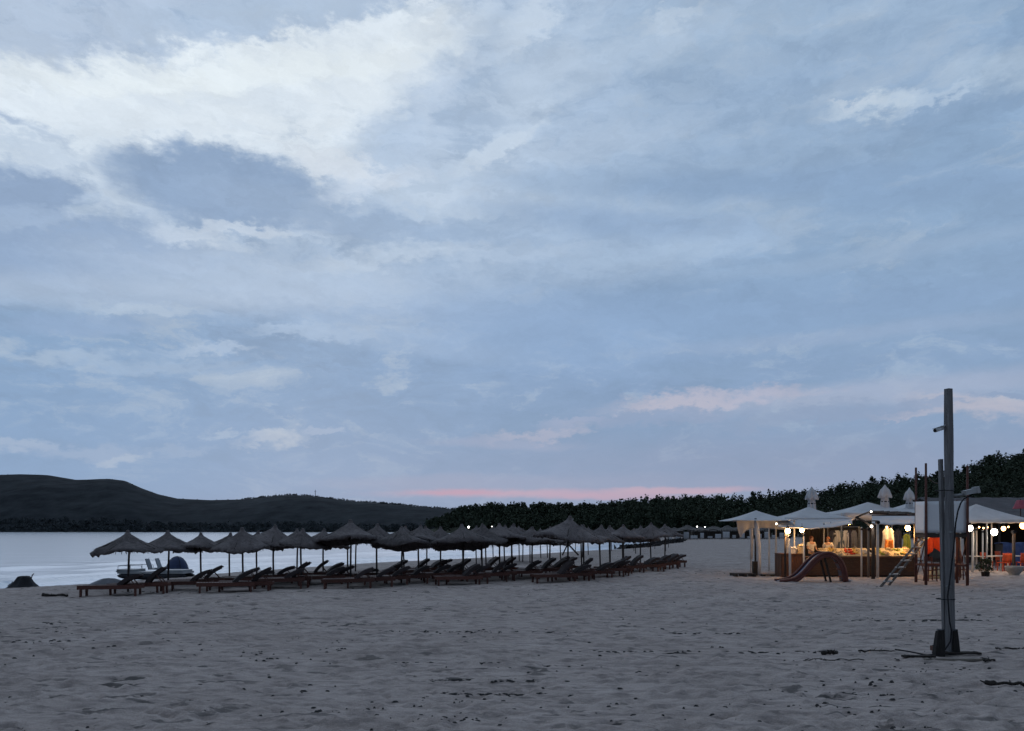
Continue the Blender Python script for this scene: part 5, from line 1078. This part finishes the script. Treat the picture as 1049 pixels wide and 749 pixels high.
def place_on_pole(t_pole, L):
    o = Vector(t_pole.location)
    t = thing("security_camera", L(966, 438.5) + o, "small white tube camera bracketed near the pole top pointing left", "camera"); b = MB(); MWc = mat("camera_white", (.5, .52, .54), (.6, .62, .64), scale=6, rough=.4)
    b.tube([(.02, 0, .03), (-.03, 0, .03), (-.05, 0, .0)], .018, 8); b.build("bracket", MWc, t, True)
    b = MB(); d = Vector((-.92, -.25, -.30)).normalized(); p = Vector((-.01, 0, .0)); b.tube([p, p + d * .17], .038, 14); b.build("body", MWc, t, True)
    b = MB(); b.tube([p + d * .165, p + d * .185], .033, 14); b.build("lens", M_TARP, t, True); b = MB(); b.box(p + d * .09 + Vector((0, 0, .042)), (.22, .09, .008), (0, -.31, 0)); b.build("visor", MWc, t)
    t = thing("floodlight", L(978, 508) + o, "grey floodlight on an arm at the right side of the tall pole", "floodlight"); b = MB()
    b.tube([(-.05, 0, .0), (.12, -.03, .015), (.2, -.03, .03)], .028, 8); b.build("arm", M_STEEL, t, True)
    b = MB(); b.box((.26, -.04, .075), (.24, .14, .085), (0, -.22, 0)); b.box((.37, -.04, .105), (.05, .17, .12), (0, -.22, 0)); b.build("housing", mat("lamp_housing", (.26, .27, .28), (.36, .37, .38), scale=6, rough=.45), t)
    b = MB(); b.box((.40, -.04, .112), (.012, .15, .1), (0, -.22, 0)); b.build("glass", M_TARP, t)
    t = thing("black_cable", L(968, 560) + o, "black cable running from the floodlight down the tall pole to the sand", "cable"); lo = Vector(t.location) - o
    def q(px, py, dy=-.13): return L(px, py) - lo + Vector((0, dy, 0))
    b = MB(); b.tube([q(994, 509.5, -.05), q(989, 509, -.08), q(984, 511.5, -.1), q(980, 516, -.13), q(976.5, 524, -.15), q(974, 536, -.16), q(972, 560, -.16), q(968.5, 590, -.16), q(966.5, 610, -.14), q(968.0, 635, -.15), q(970, 645, -.15), q(968.5, 656, -.16), q(963, 664, -.17), q(956, 668, -.16), q(946, 670, -.14), q(932, 668, .1), q(922, 667, .2)], .014, 7); b.build("cable", M_TARP, t, True)
    for py in (545, 600):
        b = MB(); c = q(971.5 if py < 590 else 967.5, py, -.13); b.box(c, (.08, .03, .03)); b.build("clip", M_STEEL, t)
pt_, PL = camera_pole(); place_on_pole(pt_, PL)
# stub posts, boards and driftwood about the pole foot
def stub(px, py0, Y, w0, w1, h, lab, lean=0):
    g = G(px, Y); t = thing("timber_stub", g, lab, "stub"); b = MB(); MS = mat("old_wet_timber", (.012, .011, .011), (.035, .032, .03), scale=9, rough=.9, stretch=(4, 4, .6), bump=.8)
    vs = []; 
    for (z, w_) in ((-.25, w0), (h * .5, (w0 + w1) / 2), (h, w1)):
        for x, y in ((-1, -1), (1, -1), (1, 1), (-1, 1)): vs.append((x * w_ / 2 + lean * z, y * w_ * .35, z + (.02 * x if z == h else 0)))
    b.add(vs, [(k, (k + 1) % 4, 4 + (k + 1) % 4, 4 + k) for k in range(4)] + [(4 + k, 4 + (k + 1) % 4, 8 + (k + 1) % 4, 8 + k) for k in range(4)] + [(8, 9, 10, 11)]); b.build("stump", MS, t)
    b = MB(); b.box((lean * h, 0, h + .012), (w1 * .8, w1 * .5, .02), (0, .1, 0)); b.build("worn_top", M_GTARP, t)
stub(961.5, 640, 14.2, .19, .12, .50, "short dark timber stub with pale top left of the tall pole", .05); stub(979, 640, 14.35, .15, .08, .48, "short dark timber stub hugging the right side of the tall pole", -.04)
def board(px0, px1, py, lab, w, m, dz=.0, rz=0, th=.035, cat="board", name="board"):
    Y = H * F / (py - HY); g = G((px0 + px1) / 2, Y); L_ = XW(px1, Y) - XW(px0, Y); t = thing(name, (g.x, g.y, g.z + dz + .02), lab, cat, rz=rz); b = MB(); n = 12
    for i in range(n):
        x0, x1 = -L_ / 2 + L_ * i / n, -L_ / 2 + L_ * (i + 1) / n; z = .01 * math.sin(i * .9)
        b.box(((x0 + x1) / 2, .004 * math.sin(i * 2.3), z * .3), (L_ / n + .001, w * (1 - .1 * math.sin(i * 1.7) ** 2), th))
    b.build("plank", m, t); b = MB()
    for s in (-.42, .42): b.box((s * L_, 0, th / 2 + .004), (.03, w * .6, .012))
    b.build("nail_cleat", M_TARP, t)
M_BDARK = mat("wet_board", (.016, .014, .013), (.04, .034, .03), scale=7, rough=.9, stretch=(.6, 5, 5), bump=.5)
board(957, 1003, 671.5, "dark board lying right from the foot of the tall pole", .16, M_BDARK, .05); board(925, 957, 674, "dark board end lying left of the tall pole foot", .14, M_BDARK, .03, R(2)); board(948, 1014, 676.5, "pale weathered plank lying in front of the tall pole foot", .10, mat("pale_board", (.17, .15, .13), (.26, .23, .2), scale=6, rough=.9, stretch=(.6, 5, 5), bump=.4), .015, R(-2)); board(954, 981, 669.2, "rusty brown crosspiece nailed low across the pole foot", .09, mat("rusty_board", (.10, .055, .045), (.16, .09, .07), scale=6, rough=.9), .10, 0, .09)
def driftwood(px0, px1, py, lab, r, seed, knot=True):
    Y = H * F / (py - HY); g = G((px0 + px1) / 2, Y); L_ = XW(px1, Y) - XW(px0, Y); rr = random.Random(seed); t = thing("driftwood", (g.x, g.y, g.z + .05), lab, "driftwood", rz=rr.uniform(-.15, .15)); b = MB(); n = 12
    b.tube([(-L_ / 2 + L_ * i / n, rr.uniform(-.03, .03), rr.uniform(-.012, .02)) for i in range(n + 1)], [r * (1.0 if knot and i < 3 else .62) * rr.uniform(.75, 1.2) for i in range(n + 1)], 7); b.build("stem", M_BDARK, t)
    b = MB()
    for k in range(5): x = rr.uniform(-L_ / 2, L_ * .2); b.tube([(x, 0, 0), (x + rr.uniform(-.1, .1), rr.uniform(-.15, .15), rr.uniform(.0, .06))], [r * .5, r * .2], 5)
    b.build("twigs", M_BDARK, t)
driftwood(1011, 1060, 703.5, "long dark driftwood stick lying at the right edge in the foreground", .042, 1); driftwood(843, 858, 670.5, "short dark driftwood lump on the sand left of the tall pole", .05, 2); driftwood(880, 915, 668.5, "thin dark driftwood stick between the lump and the tall pole", .018, 3); driftwood(825, 884, 678, "long broken line of dark twigs on the sand before the pole", .013, 4, False); driftwood(1020, 1060, 666, "thin dark stick on the sand at the right edge level with the pole foot", .022, 5, False); driftwood(1008, 1020, 678.5, "dark knotty stick end right of the pale plank", .022, 6); driftwood(44, 70, 611, "dark driftwood lying on the sand right of the tarpaulin heap", .07, 7)
# litter of dry weed over the sand (nobody could count it)
def litter():
    rr = np.random.default_rng(77); V = []; Qs = []; n = 2300; k = 0
    cl = [(rr.uniform(-.7, .75), 8.5 * (42 / 8.5) ** rr.random()) for _ in range(70)]
    pos = []
    for i in range(n):
        if i < 900: y = 8.2 * (46 / 8.2) ** rr.random(); u = rr.uniform(-.8, .85)
        elif i < 1800: c = cl[rr.integers(len(cl))]; y = c[1] * (1 + rr.normal(0, .012)); u = c[0] + rr.normal(0, .03)
        else: tr = [(-.11, .11, 11.95), (-.15, .0, 13.5), (-.2, .3, 17.5), (.0, .45, 14.8), (.3, .6, 20), (-.1, .08, 10.9), (-.6, -.2, 19)][rr.integers(7)]; y = tr[2] * (1 + rr.normal(0, .004)); u = rr.uniform(tr[0], tr[1])
        pos.append((u * y, y))
    tr_len = np.array([1.7 if i >= 1800 else 1.0 for i in range(n)]); pos = np.array(pos); keep = shore_d(pos[:, 0], pos[:, 1]) > 4; pos = pos[keep]; tr_len = tr_len[keep]
    z = base_z(pos[:, 0], pos[:, 1])
    for (x, y), zz, tl_ in zip(pos, z, tr_len):
        L_ = tl_ * rr.uniform(.014, .055) * (1 + (y > 18) * .5); w_ = L_ * rr.uniform(.12, .35) / tl_ ** .5; a = rr.normal(0, .3); h = rr.uniform(.003, .010); zz = zz + .012
        ca, sa = math.cos(a), math.sin(a); m = 6; ring = []
        for j in range(m):
            t_ = 2 * math.pi * j / m; s = rr.uniform(.6, 1.2); px_, py_ = L_ * math.cos(t_) * s, w_ * math.sin(t_) * s; ring.append((x + px_ * ca - py_ * sa, y + px_ * sa + py_ * ca, zz - .02))
        b0 = len(V); V += ring + [(r_[0] * .5 + x * .5, r_[1] * .5 + y * .5, zz + h * rr.uniform(.5, 1)) for r_ in ring]
        Qs += [(b0 + j, b0 + (j + 1) % m, b0 + m + (j + 1) % m, b0 + m + j) for j in range(m)] + [(b0 + m, b0 + m + 1, b0 + m + 2, b0 + m + 3), (b0 + m, b0 + m + 3, b0 + m + 4, b0 + m + 5)]
    tag(link("weed_litter", mesh_arr("weed_litter", V, Qs, [mat("dry_weed", (.025, .024, .025), (.075, .07, .068), scale=9, rough=.95)])), "dark scraps of dry seaweed strewn over the sand", "seaweed", kind="stuff")
litter()
# weed bank where the bay ends
g = G(664, 150); V = []; rw = np.random.default_rng(9); MWE = mat("wet_weed", (.02, .018, .018), (.045, .04, .04), scale=1, rough=.9)
for i in range(90):
    px = rw.uniform(646, 700); Y = np.interp(px, [646, 700], [118, 175]) * rw.uniform(.94, 1.12); p = G(px, Y)
    if p.z < SEA - .12: continue
    V.append(leaf_cloud(np.array(p) + [0, 0, .02], np.array([2.4, 2.2, .22]), 16, .5, rw) )
V = np.concatenate(V); tag(link("weed_bank", mesh_arr("weed_bank", V, quads(len(V) // 4), [MWE])), "dark bank of washed up weed where the bay ends", "seaweed", kind="stuff")
